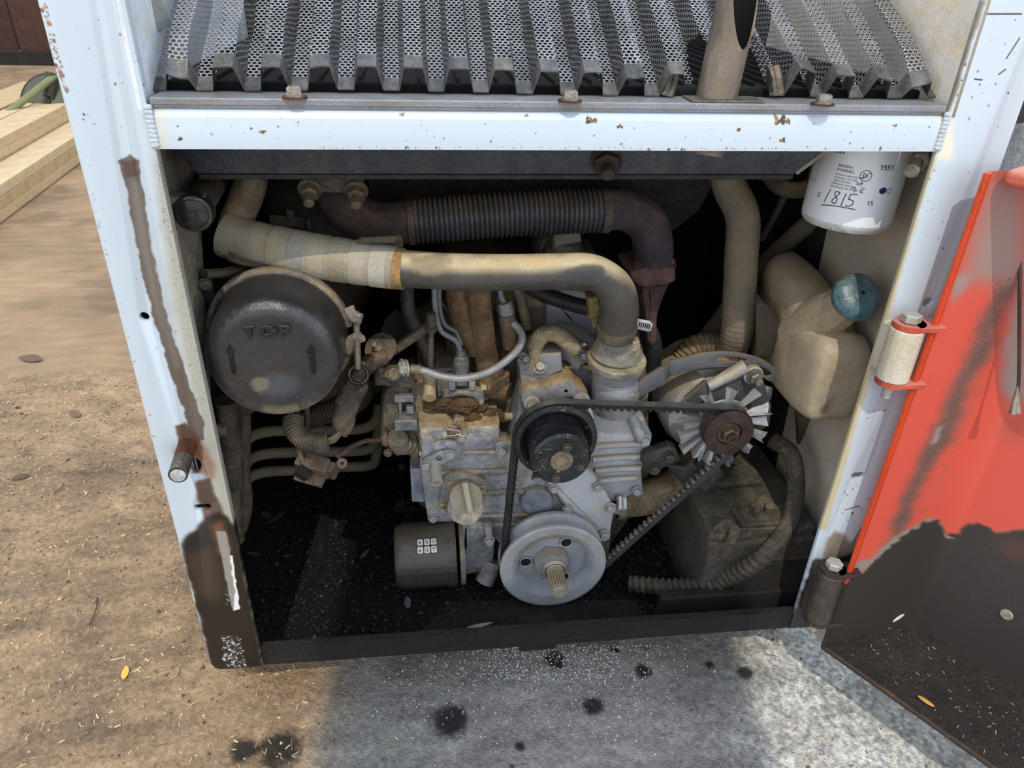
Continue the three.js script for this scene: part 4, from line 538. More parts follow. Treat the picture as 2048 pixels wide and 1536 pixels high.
{ // wiring harness in a split loom, with connector
  const t = thing('wiring_harness', 'wiring bundle in grey corrugated loom below the air cleaner', 'wiring', P(620, 880, -0.11));
  obj('loom', ribbed(PS([[587, 836, -0.13], [588, 858, -0.115], [606, 878, -0.105], [634, 886, -0.1], [656, 884, -0.1]]), 0.0152, 20, 0.16, 20), { c: '#66645f', r: 0.6, mo: 0.35, d: 0.5, da: 0.12 }, t);
  for (let i = 0; i < 6; i++) { const k = (i - 2.5) * 2.2; obj('wire', tube(PS([[648, 884 + k * 0.7, -0.1], [668, 878 + k, -0.1], [684, 862 + k * 0.6, -0.11], [697, 846 + k * 0.2, -0.12]]), 0.0021, { rad: 8 }), { c: ['#8a7d5e', '#767164', '#93876b', '#5c584f', '#857a61', '#6d675b'][i], r: 0.7, da: 0.2 }, t); }
  for (let i = 0; i < 3; i++) obj('wire', tube(PS([[577 + i * 9, 822, -0.15], [583 + i * 6, 836, -0.14], [586 + i * 3, 850, -0.125]]), 0.0022, { rad: 8 }), { c: '#6f6a60', r: 0.7 }, t);
  obj('sheath', tube(PS([[700, 855, -0.12], [690, 850, -0.12], [686, 842, -0.12], [700, 800, -0.14], [716, 770, -0.17]]), 0.0165, { rad: 20 }), { c: '#57534b', r: 0.75, mo: 0.3, da: 0.12 }, t);
  obj('sheath', tube(PS([[682, 812, -0.13], [706, 770, -0.15], [740, 728, -0.17], [770, 712, -0.18]]), 0.012, { rad: 16 }), { c: '#4b4640', r: 0.8, mo: 0.6, d: 0.4, b: 0.003 }, t);
  const u = thing('wire_connector', 'brownish pink plastic wire connector hanging under the loom', 'connector', P(628, 945, -0.12));
  const c = P(628, 930, -0.12), M = { c: '#77645e', r: 0.7, mo: 0.2, d: 0.25, da: 0.1 };
  obj('housing', [box(c, 0.05, 0.028, 0.024, 0.003, [0.5, -0.4, 0.15]), box(c.clone().add(V(0.014, -0.01, -0.004)), 0.036, 0.03, 0.018, 0.003, [0.5, -0.4, 0.15]), box(c.clone().add(V(-0.006, -0.016, 0.01)), 0.046, 0.006, 0.02, 0.001, [0.5, -0.4, 0.15])], M, u);
  obj('socket', [box(P(606, 946, -0.105), 0.02, 0.02, 0.014, 0.002, [0.4, -0.5, -0.5])], { c: '#14110f', r: 0.9, g: 2 }, u);
  obj('mounting_ear', [lathe([[0.0025, 0], [0.008, 0], [0.008, 0.003], [0.0025, 0.003]], P(684, 926, -0.125), V(0.2, 0.5, 1)), box(P(672, 930, -0.126), 0.018, 0.01, 0.004, 0.001, [0, 0, 0.3])], M, u);
  obj('cable', tube(PS([[608, 935, -0.11], [600, 905, -0.12], [597, 880, -0.13]]), 0.0042), { c: '#6d665c', r: 0.7, da: 0.2 }, u);
  obj('cable', tube(PS([[676, 912, -0.13], [700, 895, -0.16], [730, 882, -0.2], [762, 880, -0.24]]), 0.0042), { c: '#6b5a54', r: 0.7, da: 0.15 }, u);
  obj('cable', tube(PS([[578, 820, -0.15], [600, 850, -0.14], [612, 870, -0.14], [614, 800, -0.17]]), 0.0038), { c: '#5c574f', r: 0.7, da: 0.15 }, u);
}

// ---------------------------------------------------------------- engine
const EN = { c: '#b8bcc4', r: 0.45, mo: 0.3, d: 1.0, dc: '#c9ae82', da: 0.03, g: 1, b: 0.0008 }, EN2 = EN, BOLT = { c: '#b4b6ba', r: 0.42, m: 0.35, mo: 0.25, d: 0.35, g: 0 }, TANB = { ...BOLT, c: '#c2b69c', d: 0.6 };
const engine = thing('engine', 'grey painted diesel engine with dusty castings in the middle of the bay', 'engine', P(1060, 1060, -0.3));
const ZG = -0.18;
{
  // cylinder block and sump behind everything
  obj('cylinder_block', [poly([[835, 800], [1300, 790], [1300, 985], [1225, 1090], [930, 1090], [835, 1010]], -0.26, 0.34, 0.01), box(V(0.02, 0.62, -0.45), 0.3, 0.16, 0.3, 0.02)], { ...EN, c: '#5c5852', d: 0.8, da: 0.15 }, engine);
  const gc = obj('gear_case', [
    poly([[838, 868], [1000, 866], [1010, 905], [1060, 960], [1130, 940], [1215, 1000], [1222, 1078], [1200, 1092], [1130, 1090], [1010, 1100], [985, 1075], [965, 1046], [875, 1046], [856, 1044], [848, 1000], [840, 940]], ZG, 0.09, 0.006),
    // horizontal ribs and a wide raised band
    ...[[905, 838, 1000], [943, 880, 1030], [984, 960, 1120], [1030, 960, 1150], [1049, 960, 1090]].map(([y, x0, x1]) => tube([P(x0, y + 1, ZG + 0.001), P((x0 + x1) / 2, y - 1, ZG + 0.001), P(x1, y - 3, ZG + 0.001)], 0.005, { rad: 12 })),
    poly([[905, 878], [990, 872], [992, 900], [905, 904]], ZG + 0.006, 0.02, 0.006),
    blob([[868, 886], [900, 880], [922, 892], [918, 918], [872, 924]], ZG + 0.012, 0.03, 0.008),
  ], EN, engine);
  obj('round_boss', [blob([[1040, 1006], [1052, 985], [1076, 978], [1100, 986], [1108, 1006], [1100, 1024], [1076, 1032], [1050, 1026]], ZG + 0.012, 0.03, 0.007, 8)], { ...EN, c: '#97a0b0', d: 0.3 }, gc);
  obj('rear_plate', poly([[820, 938], [852, 936], [858, 1004], [824, 1004]], ZG - 0.012, 0.03, 0.001), { ...EN, c: '#a3adbd', d: 0.2, da: 0 }, engine);
  // fuel-pump housing, tan with settled dirt on its top
  obj('pump_cover', [poly([[838, 858], [1000, 850], [1000, 878], [985, 884], [842, 880]], ZG + 0.004, 0.14, 0.006), poly([[840, 872], [866, 870], [872, 896], [864, 940], [845, 940]], ZG + 0.01, 0.03, 0.006)], { ...EN, d: 1.2, dc: '#d0b583' }, engine);
  // lifting bracket tab with a hole
  obj('bracket_tab', plate([P(842, 931, ZG + 0.018), P(858, 941, ZG + 0.018), P(888, 928, ZG + 0.018), P(908, 914, ZG + 0.018), P(911, 904, ZG + 0.018), P(897, 900, ZG + 0.018), P(880, 902, ZG + 0.018), P(846, 920, ZG + 0.018)], ZG + 0.018, 0.005, 0.0012, [ring(P(878, 917, ZG + 0.018), 0.0052)]), { ...EN, d: 0.3 }, engine);
  // stub pipe below the tab
  obj('stub_pipe', [lathe([[0.0, -0.004], [0.0065, -0.003], [0.0068, 0.004], [0.0092, 0.004], [0.0095, -0.02], [0.0085, -0.034], [0.0085, -0.045]], P(874, 962, ZG + 0.045), P(874, 962, ZG + 0.045).sub(P(870, 928, ZG + 0.012)), 28)], { c: '#b9b6ac', r: 0.5, mo: 0.3, d: 0.3, g: 0 }, engine);
  obj('side_plate', poly([[988, 886], [1012, 880], [1045, 890], [1075, 915], [1060, 972], [1030, 962], [1014, 946], [994, 915]], ZG + 0.015, 0.02, 0.004), EN, engine);
  // slanted cover at lower right of the gear case
  const sc = obj('slanted_cover', blob([[1094, 962], [1110, 950], [1150, 930], [1182, 945], [1205, 975], [1228, 1016], [1224, 1050], [1218, 1078], [1196, 1066], [1168, 1058], [1150, 1040], [1128, 1016]], -0.165, 0.025, 0.005, 5), { ...EN, c: '#b2b7be', g: 0, d: 0.35 }, engine);
  obj('cover_edge', tube(PS([[1104, 978, -0.164], [1134, 1018, -0.164], [1158, 1052, -0.164]]), 0.0024, { rad: 10 }), { ...EN, c: '#5d5a52' }, sc);
  // right front cover with cast ribs
  const rc = obj('front_cover', [poly([[1170, 820], [1232, 816], [1290, 838], [1306, 872], [1298, 905], [1284, 944], [1288, 992], [1262, 992], [1228, 1006], [1190, 975], [1160, 930]], -0.195, 0.06, 0.006),
    ...[[890, 1180, 1290], [915, 1185, 1284], [938, 1190, 1280], [958, 1195, 1272]].map(([y, x0, x1]) => tube(PS([[x0, y + 4, -0.192], [(x0 + x1) / 2, y, -0.191], [x1, y - 2, -0.192]]), 0.0055, { rad: 12 })),
    tube(PS([[1262, 826, -0.19], [1272, 850, -0.19], [1282, 876, -0.19]]), 0.009, { rad: 14 })], { ...EN, c: '#a6abb3', g: 0, d: 0.6, r: 0.34 }, engine);
  // bolts
  const bolts = [[851, 933, 10, ZG + 0.02], [866, 1039, 9, ZG], [1004, 903, 10, ZG + 0.016], [979, 1084, 10, ZG + 0.02], [1013, 952, 6, ZG + 0.004], [1108, 980, 9, -0.164], [1134, 1020, 9, -0.164], [1161, 1052, 8, -0.164], [1196, 976, 10, -0.163], [1221, 1018, 10, -0.163], [1208, 1072, 11, -0.163], [1273, 985, 9, -0.19], [1289, 883, 11, -0.188]];
  for (const [px, py, r, z] of bolts) obj('bolt', hex(P(px, py - 4, z), S(px, py, z) * r * 0.9, S(px, py, z) * r * 0.95), BOLT, engine);
  for (const [px, py, y] of [[856, 862, 0], [855, 824, 1], [967, 793, 1]]) obj('bolt', hex(P(px, py, y ? -0.235 : -0.19), 0.0085, 0.009, Y1), { ...TANB }, engine);
  { const q = P(911, 904, ZG + 0.019); obj('bolt', hex(P(900, 909, ZG + 0.018), 0.0075, 0.006), { ...BOLT, d: 0.5 }, engine); }
  // oil filler: flange, neck and cap with a tall grip
  const fl = obj('oil_filler', [blob([[895, 950], [925, 946], [965, 958], [974, 968], [968, 990], [960, 1010], [905, 1012], [886, 1016], [878, 1004], [884, 975]], ZG + 0.012, 0.016, 0.005), tube(PS([[930, 995, ZG], [930, 1006, ZG + 0.03], [931, 1014, ZG + 0.055]]), S(930, 1000, ZG) * 34, { rad: 36 })], { ...EN, d: 0.9, da: 0.12 }, engine);
  for (const [px, py] of [[903, 964], [964, 972], [886, 1008]]) obj('stud_nut', nut(P(px, py, ZG + 0.012), 0.0072, 0.007, 0.0036, 0.018), TANB, fl);
  const cc = P(932, 996, ZG + 0.075), cd = V(0.02, 0.42, 1).normalize();
  const cap = obj('oil_cap', lathe([[0.02, -0.022], [0.0262, -0.018], [0.0268, -0.005], [0.0255, 0.001], [0.021, 0.0035], [0, 0.0055]], cc, cd, 48, 0.7), { c: '#99917f', r: 0.6, mo: 0.35, d: 0.5, g: 0 }, engine);
  { const w = cc.clone().addScaledVector(cd, 0.009), g = new RoundedBoxGeometry(0.0105, 0.05, 0.017, 2, 0.003); const tp = g.attributes.position; for (let i = 0; i < tp.count; i++) tp.setX(i, tp.getX(i) * (1 - 10 * Math.max(0, tp.getZ(i)))); g.computeVertexNormals(); g.rotateX(-0.4); g.rotateZ(0.18); g.translate(w.x + 0.002, w.y + 0.006, w.z); obj('grip', g, { c: '#b3a98f', r: 0.55, mo: 0.25, d: 0.3, g: 0 }, cap); }
  // oil filter bracket casting
  obj('filter_mount', [blob([[918, 1050], [935, 1045], [985, 1048], [990, 1085], [990, 1120], [978, 1140], [950, 1150], [925, 1152], [915, 1120]], -0.17, 0.06, 0.012), tube(PS([[985, 1120, -0.18], [975, 1150, -0.17], [968, 1164, -0.165]]), 0.017, { rad: 20 }), poly([[968, 1046], [984, 1046], [988, 1085], [972, 1085]], -0.16, 0.02, 0.004)], { ...EN, c: '#a9aeb6', d: 0.6 }, engine);
  obj('sump', poly([[985, 1085], [1225, 1085], [1215, 1140], [1190, 1160], [960, 1165], [945, 1150]], -0.2, 0.3, 0.01), { ...EN, c: '#4c453c', d: 0.2, da: 0.1 }, engine);
  // water pump
  obj('water_pump', [poly([[1040, 782], [1070, 772], [1130, 764], [1168, 782], [1176, 800], [1180, 860], [1050, 900], [1022, 880], [1030, 840]], -0.2, 0.08, 0.008), blob([[1042, 790], [1056, 778], [1100, 770], [1140, 760], [1158, 772], [1176, 786], [1178, 804], [1150, 800], [1100, 806], [1066, 812], [1044, 812]], -0.184, 0.05, 0.01), rod(P(1110, 872, -0.2), P(1110, 872, -0.15), 0.03)], { ...EN, d: 1.1, c: '#96999e' }, engine);
  for (const [px, py] of [[1063, 806], [1162, 800]]) obj('bolt', hex(P(px, py - 3, -0.186), 0.0105, 0.022), { ...BOLT, d: 0.6 }, engine);
  { const q = P(1132, 782, -0.184); obj('cast_hole', disc(q, 0.0035, 0.002), { c: '#151516', r: 0.9, g: 2 }, engine); }
  obj('outlet_cover', [poly([[1034, 718], [1044, 708], [1124, 706], [1127, 742], [1100, 752], [1066, 756], [1040, 748]], -0.205, 0.07, 0.006), poly([[1038, 742], [1070, 752], [1124, 744], [1126, 768], [1044, 786]], -0.21, 0.06, 0.006)], { ...EN, d: 0.3, g: 0, c: '#7e8289' }, engine);
  obj('bolt', hex(P(1113, 712, -0.225), 0.0088, 0.0085, V(0, 1, 0.25)), { ...BOLT, c: '#aaaeb2' }, engine);
  obj('bolt', hex(P(1079, 734, -0.204), 0.0085, 0.008, V(0, 0.8, 1)), { ...BOLT, c: '#77797c' }, engine);
  obj('gasket_plate', [poly([[1124, 732], [1180, 730], [1192, 742], [1184, 800], [1160, 800], [1150, 780], [1126, 770]], -0.235, 0.03, 0.003)], { ...EN, d: 0.9, g: 0, c: '#7e8186' }, engine);
  obj('bent_pipe', tube(PS([[1128, 735, -0.228], [1170, 733, -0.228], [1186, 740, -0.226], [1186, 760, -0.226], [1182, 795, -0.23]]), 0.0036, { rad: 10 }), { c: '#b39a6e', r: 0.6, d: 0.5 }, engine);
  obj('bolt', hex(P(1138, 754, -0.232), 0.0085, 0.008), { ...BOLT, c: '#5d5b58' }, engine);
  // thermostat neck
  const tn = obj('thermostat_neck', [lathe([[0, 0], [0.039, 0], [0.038, 0.03], [0.036, 0.06], [0.034, 0.064], [0.037, 0.07], [0.0385, 0.11], [0.036, 0.115]], P(1230, 810, -0.2), P(1234, 715, -0.185).sub(P(1230, 810, -0.2)), 48), tube(PS([[1180, 715, -0.23], [1150, 690, -0.25], [1110, 680, -0.27]]), 0.03, { rad: 24 })], { ...EN, d: 0.25, g: 0, c: '#8c9198' }, engine);
  obj('housing_flange', [lathe([[0, -0.011], [0.044, -0.011], [0.0455, -0.009], [0.0455, 0.0], [0.044, 0.0025], [0, 0.0025]], P(1234, 716, -0.176), V(0.02, 1, 0.12), 48), poly([[1244, 700], [1262, 690], [1282, 692], [1284, 712], [1274, 726], [1252, 722]], -0.15, 0.035, 0.004), lathe([[0.0, 0], [0.038, 0.0], [0.034, 0.012], [0.0315, 0.022], [0.031, 0.036]], P(1231, 706, -0.176), V(0.02, 1, 0.12), 44)], { c: '#8c8d86', r: 0.6, mo: 0.6, d: 0.7, da: 0.08, dc: '#cdbf9c' }, engine);
  obj('bolt', hex(P(1264, 692, -0.157), 0.0098, 0.0125, V(0.0, 1, 0.25)), { ...BOLT, c: '#bdb59d', d: 0.5 }, engine);
  // cylinder head, rocker cover with a ribbed cap
  obj('rocker_cover', [blob([[1085, 640], [1090, 600], [1130, 575], [1190, 590], [1205, 640], [1190, 690], [1130, 700], [1090, 690]], -0.28, 0.18, 0.03), blob([[1080, 480], [1140, 470], [1170, 500], [1160, 560], [1085, 560]], -0.42, 0.12, 0.02)], { ...EN, c: '#767b84', g: 0, d: 0.4 }, engine);
  { const q = P(1130, 486, -0.33), cp = obj('filler_cap', lathe([[0, 0.012], [0.02, 0.011], [0.026, 0.006], [0.027, -0.008], [0.03, -0.01], [0.034, -0.03], [0.034, -0.06]], q, V(0.05, 0.9, 0.45), 36), { c: '#6d675e', r: 0.7, d: 0.5, da: 0.2 }, engine); obj('grip', box(q.clone().add(V(0, 0.012, 0.012)), 0.045, 0.018, 0.012, 0.003, [-0.4, 0.1, 0.15]), { c: '#8b867b', r: 0.6, d: 0.5, g: 0 }, cp); }
  obj('cylinder_head', [poly([[905, 740], [1060, 700], [1060, 800], [905, 810]], -0.3, 0.28, 0.01), poly([[985, 720], [1045, 700], [1045, 806], [985, 808]], -0.27, 0.1, 0.006)], { ...EN, c: '#5e564a', d: 0.8, da: 0.3 }, engine);
  // brown dirt-covered intake manifold runners coming down from above
  const IM = { c: '#8a7053', r: 0.9, mo: 0.35, da: 0.3, d: 0.4, dc: '#9b7f5b', b: 0.004 };
  const im = obj('intake_runner', [tube(PS([[956, 560, -0.235], [958, 600, -0.235], [966, 660, -0.235], [972, 710, -0.24], [976, 738, -0.245]]), (t) => S(956, 640, -0.235) * (26 - 3 * Math.sin(t * 3.1)), { seg: 50, rad: 28 }), tube(PS([[918, 560, -0.25], [920, 600, -0.25], [932, 645, -0.25], [955, 700, -0.25]]), S(905, 600, -0.25) * 27, { seg: 40, rad: 24 })], IM, engine);
  obj('runner_flange', [blob([[960, 735], [1000, 730], [1012, 760], [1002, 790], [985, 792], [966, 772]], -0.225, 0.05, 0.008), tube(PS([[968, 735, -0.25], [985, 765, -0.24], [1010, 770, -0.24]]), 0.026)], { ...IM, c: '#7b6146' }, im);
  obj('bolt', hex(P(976, 772, -0.225), 0.008, 0.012, V(-1, 0.1, 0.3)), TANB, im);
  // injection pump body and delivery valve with two steel fuel lines
  const ip = obj('injection_pump', [poly([[835, 740], [900, 735], [985, 745], [990, 800], [840, 808]], -0.255, 0.12, 0.006), poly([[898, 760], [950, 758], [950, 774], [898, 774]], -0.225, 0.04, 0.003), box(P(925, 785, -0.235), 0.07, 0.03, 0.05, 0.008)], { ...EN, c: '#9ca2a9', d: 0.55 }, engine);
  obj('delivery_valve', [rod(P(923, 765, -0.222), P(922, 720, -0.222), 0.0125), ...hex(P(923, 735, -0.222), 0.0125, 0.02, Y1, 0), rod(P(922, 715, -0.222), P(922, 700, -0.222), 0.0085, 0.007)], { c: '#7f868c', r: 0.5, m: 0.2, mo: 0.2, d: 0.3 }, ip);
  for (const x of [904, 944]) obj('clamp_post', box(P(x, 766, -0.215), 0.011, 0.022, 0.012, 0.002), { c: '#8a9299', r: 0.5, d: 0.3 }, ip);
  const FL = { c: '#858c94', r: 0.4, m: 0.25, mo: 0.2, d: 0.2, g: 0 };
  obj('fuel_line', tube(PS([[869, 560, -0.2], [869, 600, -0.2], [874, 640, -0.205], [884, 664, -0.21], [912, 682, -0.218], [922, 704, -0.222]]), 0.0042, { rad: 14 }), FL, ip);
  obj('fuel_line', tube(PS([[878, 560, -0.24], [880, 620, -0.24], [890, 650, -0.24], [912, 664, -0.24], [922, 690, -0.235]]), 0.0042, { rad: 14 }), { ...FL, c: '#777977' }, ip);
  obj('fuel_line', tube(PS([[878, 600, -0.28], [900, 622, -0.28], [930, 645, -0.28]]), 0.0042, { rad: 12 }), { ...FL, c: '#6a645a' }, ip);
  // starter / fuel lift pump at the left
  const sp = obj('governor_housing', [blob([[764, 800], [775, 776], [812, 772], [836, 776], [836, 915], [812, 914], [785, 908], [760, 892], [758, 860]], -0.235, 0.1, 0.012), lathe([[0.0, 0.012], [0.016, 0.012], [0.018, 0.006], [0.0235, 0.004], [0.026, -0.006], [0.026, -0.02]], P(806, 882, -0.225), V(-0.1, 0.25, 1), 40), poly([[790, 828], [828, 824], [832, 852], [792, 856]], -0.215, 0.03, 0.005)], { ...EN, c: '#7b776f', d: 0.4, da: 0.12 }, engine);
  obj('round_plug', lathe([[0, 0.004], [0.014, 0.004], [0.0155, 0.0055], [0.017, 0.0055], [0.0185, 0.002], [0.0185, -0.006]], P(796, 876, -0.208), V(-0.1, 0.25, 1), 36), { ...EN, c: '#5f5c55', d: 0.3 }, sp);
  for (const [px, py] of [[776, 905], [781, 858], [796, 902]]) obj('bolt', hex(P(px, py, -0.228), 0.0062, 0.006), { ...BOLT, c: '#716d65' }, sp);
  obj('mounting_plate', poly([[822, 766], [848, 762], [846, 880], [838, 878], [836, 935], [822, 934]], -0.225, 0.03, 0.002), { ...EN, c: '#958c78', d: 0.3, da: 0.15 }, engine);
  obj('lever_arm', [box(P(808, 795, -0.2), 0.03, 0.012, 0.012, 0.002), box(P(800, 812, -0.2), 0.005, 0.034, 0.01, 0.002), box(P(812, 842, -0.195), 0.036, 0.02, 0.03, 0.003), box(P(820, 818, -0.2), 0.012, 0.014, 0.012, 0.002)], { c: '#8a9097', r: 0.5, d: 0.3, mo: 0.2 }, sp);
  // dirt clods sitting on the pump cover
  const cl0 = (q, r, n) => { const out = []; for (let i = 0; i < n; i++) { const g = new THREE.IcosahedronGeometry(r * rr(0.6, 1.1), 3), p = g.attributes.position, o = rr(0, 50); for (let k = 0; k < p.count; k++) { const f = 1 + 0.5 * (noise3(p.getX(k) * 90 + o, p.getY(k) * 90, p.getZ(k) * 90) - 0.5) + 0.3 * (noise3(p.getX(k) * 300 + o, p.getY(k) * 300, p.getZ(k) * 300) - 0.5); p.setXYZ(k, p.getX(k) * f * 1.3, p.getY(k) * f * 0.7, p.getZ(k) * f); } g.computeVertexNormals(); g.translate(q.x + rr(-1, 1) * r, q.y + rr(-0.2, 0.3) * r, q.z + rr(-0.6, 0.6) * r); out.push(g); } return out; };
  const DL = { c: '#6b5236', r: 1, mo: 0.7, b: 0.004, d: 0.3, dc: '#94764e' };
  const names = ['brown packed dirt clod on the left end of the pump cover', 'wide brown dirt clod on the middle of the pump cover', 'brown dirt clod curling down at the right of the pump cover', 'rounded brown dirt clod beside the pump cover at the far right'];
  [[876, 808, 0.014, 3], [915, 806, 0.018, 4], [940, 820, 0.016, 4], [976, 835, 0.017, 4]].forEach(([px, py, r, n], i) => { const q = P(px, py, -0.215); single('dirt_clod', cl0(q, r, n), DL, names[i], 'dirt', q); });
  obj('dirt_crust', [...cl0(P(952, 852, -0.2), 0.011, 3), ...cl0(P(985, 850, -0.2), 0.012, 3), ...cl0(P(945, 832, -0.205), 0.012, 3)], DL, engine);
  obj('crankcase_tube', tube(PS([[982, 834, -0.23], [1010, 833, -0.23], [1042, 832, -0.23]]), 0.0068), { c: '#a39b86', r: 0.6, d: 0.3, g: 0 }, engine);
  // sealed screws with wire on the governor stop
  const ss = obj('stop_screw', [tube(PS([[915, 842, -0.185], [924, 850, -0.17], [930, 862, -0.15]]), 0.0055, { rad: 14 }), box(P(917, 840, -0.185), 0.016, 0.014, 0.014, 0.003, [0, 0, -0.4]), box(P(922, 848, -0.175), 0.014, 0.008, 0.012, 0.002, [0, 0, -0.4])], { c: '#b3a58a', r: 0.6, mo: 0.3, d: 0.4 }, engine);
  for (const [px, py, r] of [[890, 866, 8], [938, 868, 9], [922, 874, 7]]) obj('screw_head', hex(P(px, py, -0.16), S(px, py, -0.16) * r, 0.007, V(px < 900 ? -0.9 : 0.3, -0.2, 1), 0), { c: '#b9bbb9', r: 0.4, d: 0.2, g: 0 }, ss);
  obj('screw_shank', tube(PS([[896, 864, -0.165], [908, 866, -0.168], [918, 866, -0.17]]), 0.006), { c: '#a19378', r: 0.6, d: 0.3 }, ss);
  for (const k of [0, 1]) obj('seal_wire', tube(PS([[893, 858 + 14 * k, -0.155], [914, 861 + 9 * k, -0.154], [932, 866 - 4 * k, -0.154], [930, 873 - 3 * k, -0.153], [912, 868, -0.154]]), 0.0006, { rad: 6 }), { c: '#d8d2c2', r: 0.5, g: 2 }, ss);
  // brass-like pipe stub at the upper left of the pump
  obj('pipe_stub', [tube(PS([[858, 740, -0.215], [859, 765, -0.205], [859, 792, -0.19]]), 0.0098, { rad: 20 }), rod(P(859, 788, -0.195), P(859, 797, -0.187), 0.0105)], { c: '#a8977a', r: 0.5, mo: 0.6, d: 0.35, g: 0 }, engine);
  // clear return hose, banjo ends
  const rh = thing('fuel_return_hose', 'clear grey plastic fuel hose hanging in a curve in front of the brown intake casting', 'hose', P(900, 752, -0.17));
  obj('hose', tube(PS([[826, 738, -0.18], [850, 742, -0.178], [880, 752, -0.172], [915, 757, -0.168], [950, 753, -0.167], [985, 740, -0.168], [1020, 715, -0.175], [1040, 692, -0.19], [1044, 672, -0.2], [1036, 656, -0.21], [1026, 646, -0.215]]), 0.0058, { seg: 110, rad: 18 }), { c: '#858b93', r: 0.35, mo: 0.35, d: 0.35, cc: 0.3, g: 0 }, rh);
  obj('banjo_bolt', [...hex(P(814, 736, -0.182), 0.0105, 0.012, V(-1, 0.1, 0.3)), lathe([[0, 0], [0.0135, 0], [0.0135, 0.003], [0, 0.003]], P(806, 735, -0.183), V(-1, 0.1, 0.3), 28)], { c: '#b2b5b6', r: 0.4, m: 0.3, g: 0 }, rh);
  obj('hose_end', rod(P(820, 737, -0.181), P(842, 740, -0.179), 0.0072), { c: '#8d8470', r: 0.6, d: 0.4 }, rh);
  const il = thing('injector_line', 'grey injector line nut with steel pipe above the clear fuel hose', 'fuel line', P(1010, 640, -0.25));
  obj('pipe', tube(PS([[1000, 560, -0.25], [1001, 590, -0.25], [1008, 606, -0.25]]), 0.005), FL, il);
  obj('union_nut', [rod(P(1008, 603, -0.25), P(1014, 628, -0.25), 0.0125), ...hex(P(1013, 625, -0.25), 0.0125, 0.013, P(1008, 603, -0.25).sub(P(1014, 628, -0.25)), 0)], { c: '#8f959a', r: 0.45, m: 0.2, d: 0.2, g: 0 }, il);
  obj('injector_body', [tube(PS([[1012, 628, -0.25], [1016, 650, -0.25], [1020, 690, -0.26]]), 0.014), box(P(1000, 606, -0.26), 0.014, 0.03, 0.012, 0.003)], { c: '#6a6154', r: 0.8, da: 0.2, d: 0.4 }, il);
  obj('glow_rail', [tube(PS([[1036, 575, -0.27], [1046, 620, -0.27], [1052, 640, -0.27]]), 0.0095), ...hex(P(1052, 642, -0.27), 0.009, 0.012, V(0.2, -1, 0.2))], { c: '#6d675b', r: 0.7, da: 0.2 }, il);
}
{ // braided bypass hose with clamps
  const t = thing('bypass_hose', 'tan braided bypass hose arching over the water pump outlet', 'hose', P(1070, 735, -0.215));
  const pts = PS([[1072, 738, -0.215], [1069, 712, -0.215], [1072, 686, -0.212], [1090, 668, -0.208], [1112, 668, -0.206], [1136, 684, -0.206], [1156, 702, -0.208], [1168, 714, -0.212]]);
  obj('braided_hose', tube(pts, braid(S(1080, 700, -0.21) * 16.5, 130, 0.05), { seg: 220, rad: 48 }), { c: '#a3977e', r: 0.85, mo: 0.3, d: 0.35, dc: '#b8a988' }, t);
  for (const [a, b, c, d] of [[1162, 706, 1168, 692], [1046, 712, 1052, 724]]) { const q = P(a, b, -0.2), k = obj('spring_clamp', [box(q, 0.02, 0.014, 0.012, 0.003, [0, 0, -0.7]), rod(P(c, d - 6, -0.198), P(c + 2, d + 2, -0.194), 0.006), box(P(a - 4, b + 6, -0.2), 0.016, 0.005, 0.02, 0.001, [0, 0, -0.6])], { c: '#6e7379', r: 0.4, m: 0.4, mo: 0.3, d: 0.2 }, t); obj('screw_head', hex(P(a + 6, b + 6, -0.19), 0.0055, 0.004, Z1, 0), { c: '#8f959a', r: 0.4, m: 0.4 }, k); }
}
{ // small corrugated hose to the heater with brass clamp
  const t = thing('heater_hose', 'black corrugated hose running to a brass-coloured clamp beside the radiator hose bend', 'hose', P(1120, 600, -0.2));
  obj('corrugated_hose', ribbed(PS([[1040, 560, -0.22], [1080, 585, -0.215], [1120, 600, -0.21], [1160, 612, -0.205], [1182, 616, -0.205]]), S(1120, 600, -0.21) * 16, 36, 0.16, 22), { c: '#2d2e31', r: 0.35, mo: 0.3, d: 0.1 }, t);
  obj('brass_clamp', [poly([[1176, 596, 0], [1202, 592], [1205, 622], [1196, 640], [1180, 640]].map((q) => q.slice(0, 2)), -0.175, 0.03, 0.006), ...hex(P(1193, 646, -0.172), 0.006, 0.007)], { c: '#ad9a6d', r: 0.5, m: 0.2, mo: 0.25, d: 0.4 }, t);
}
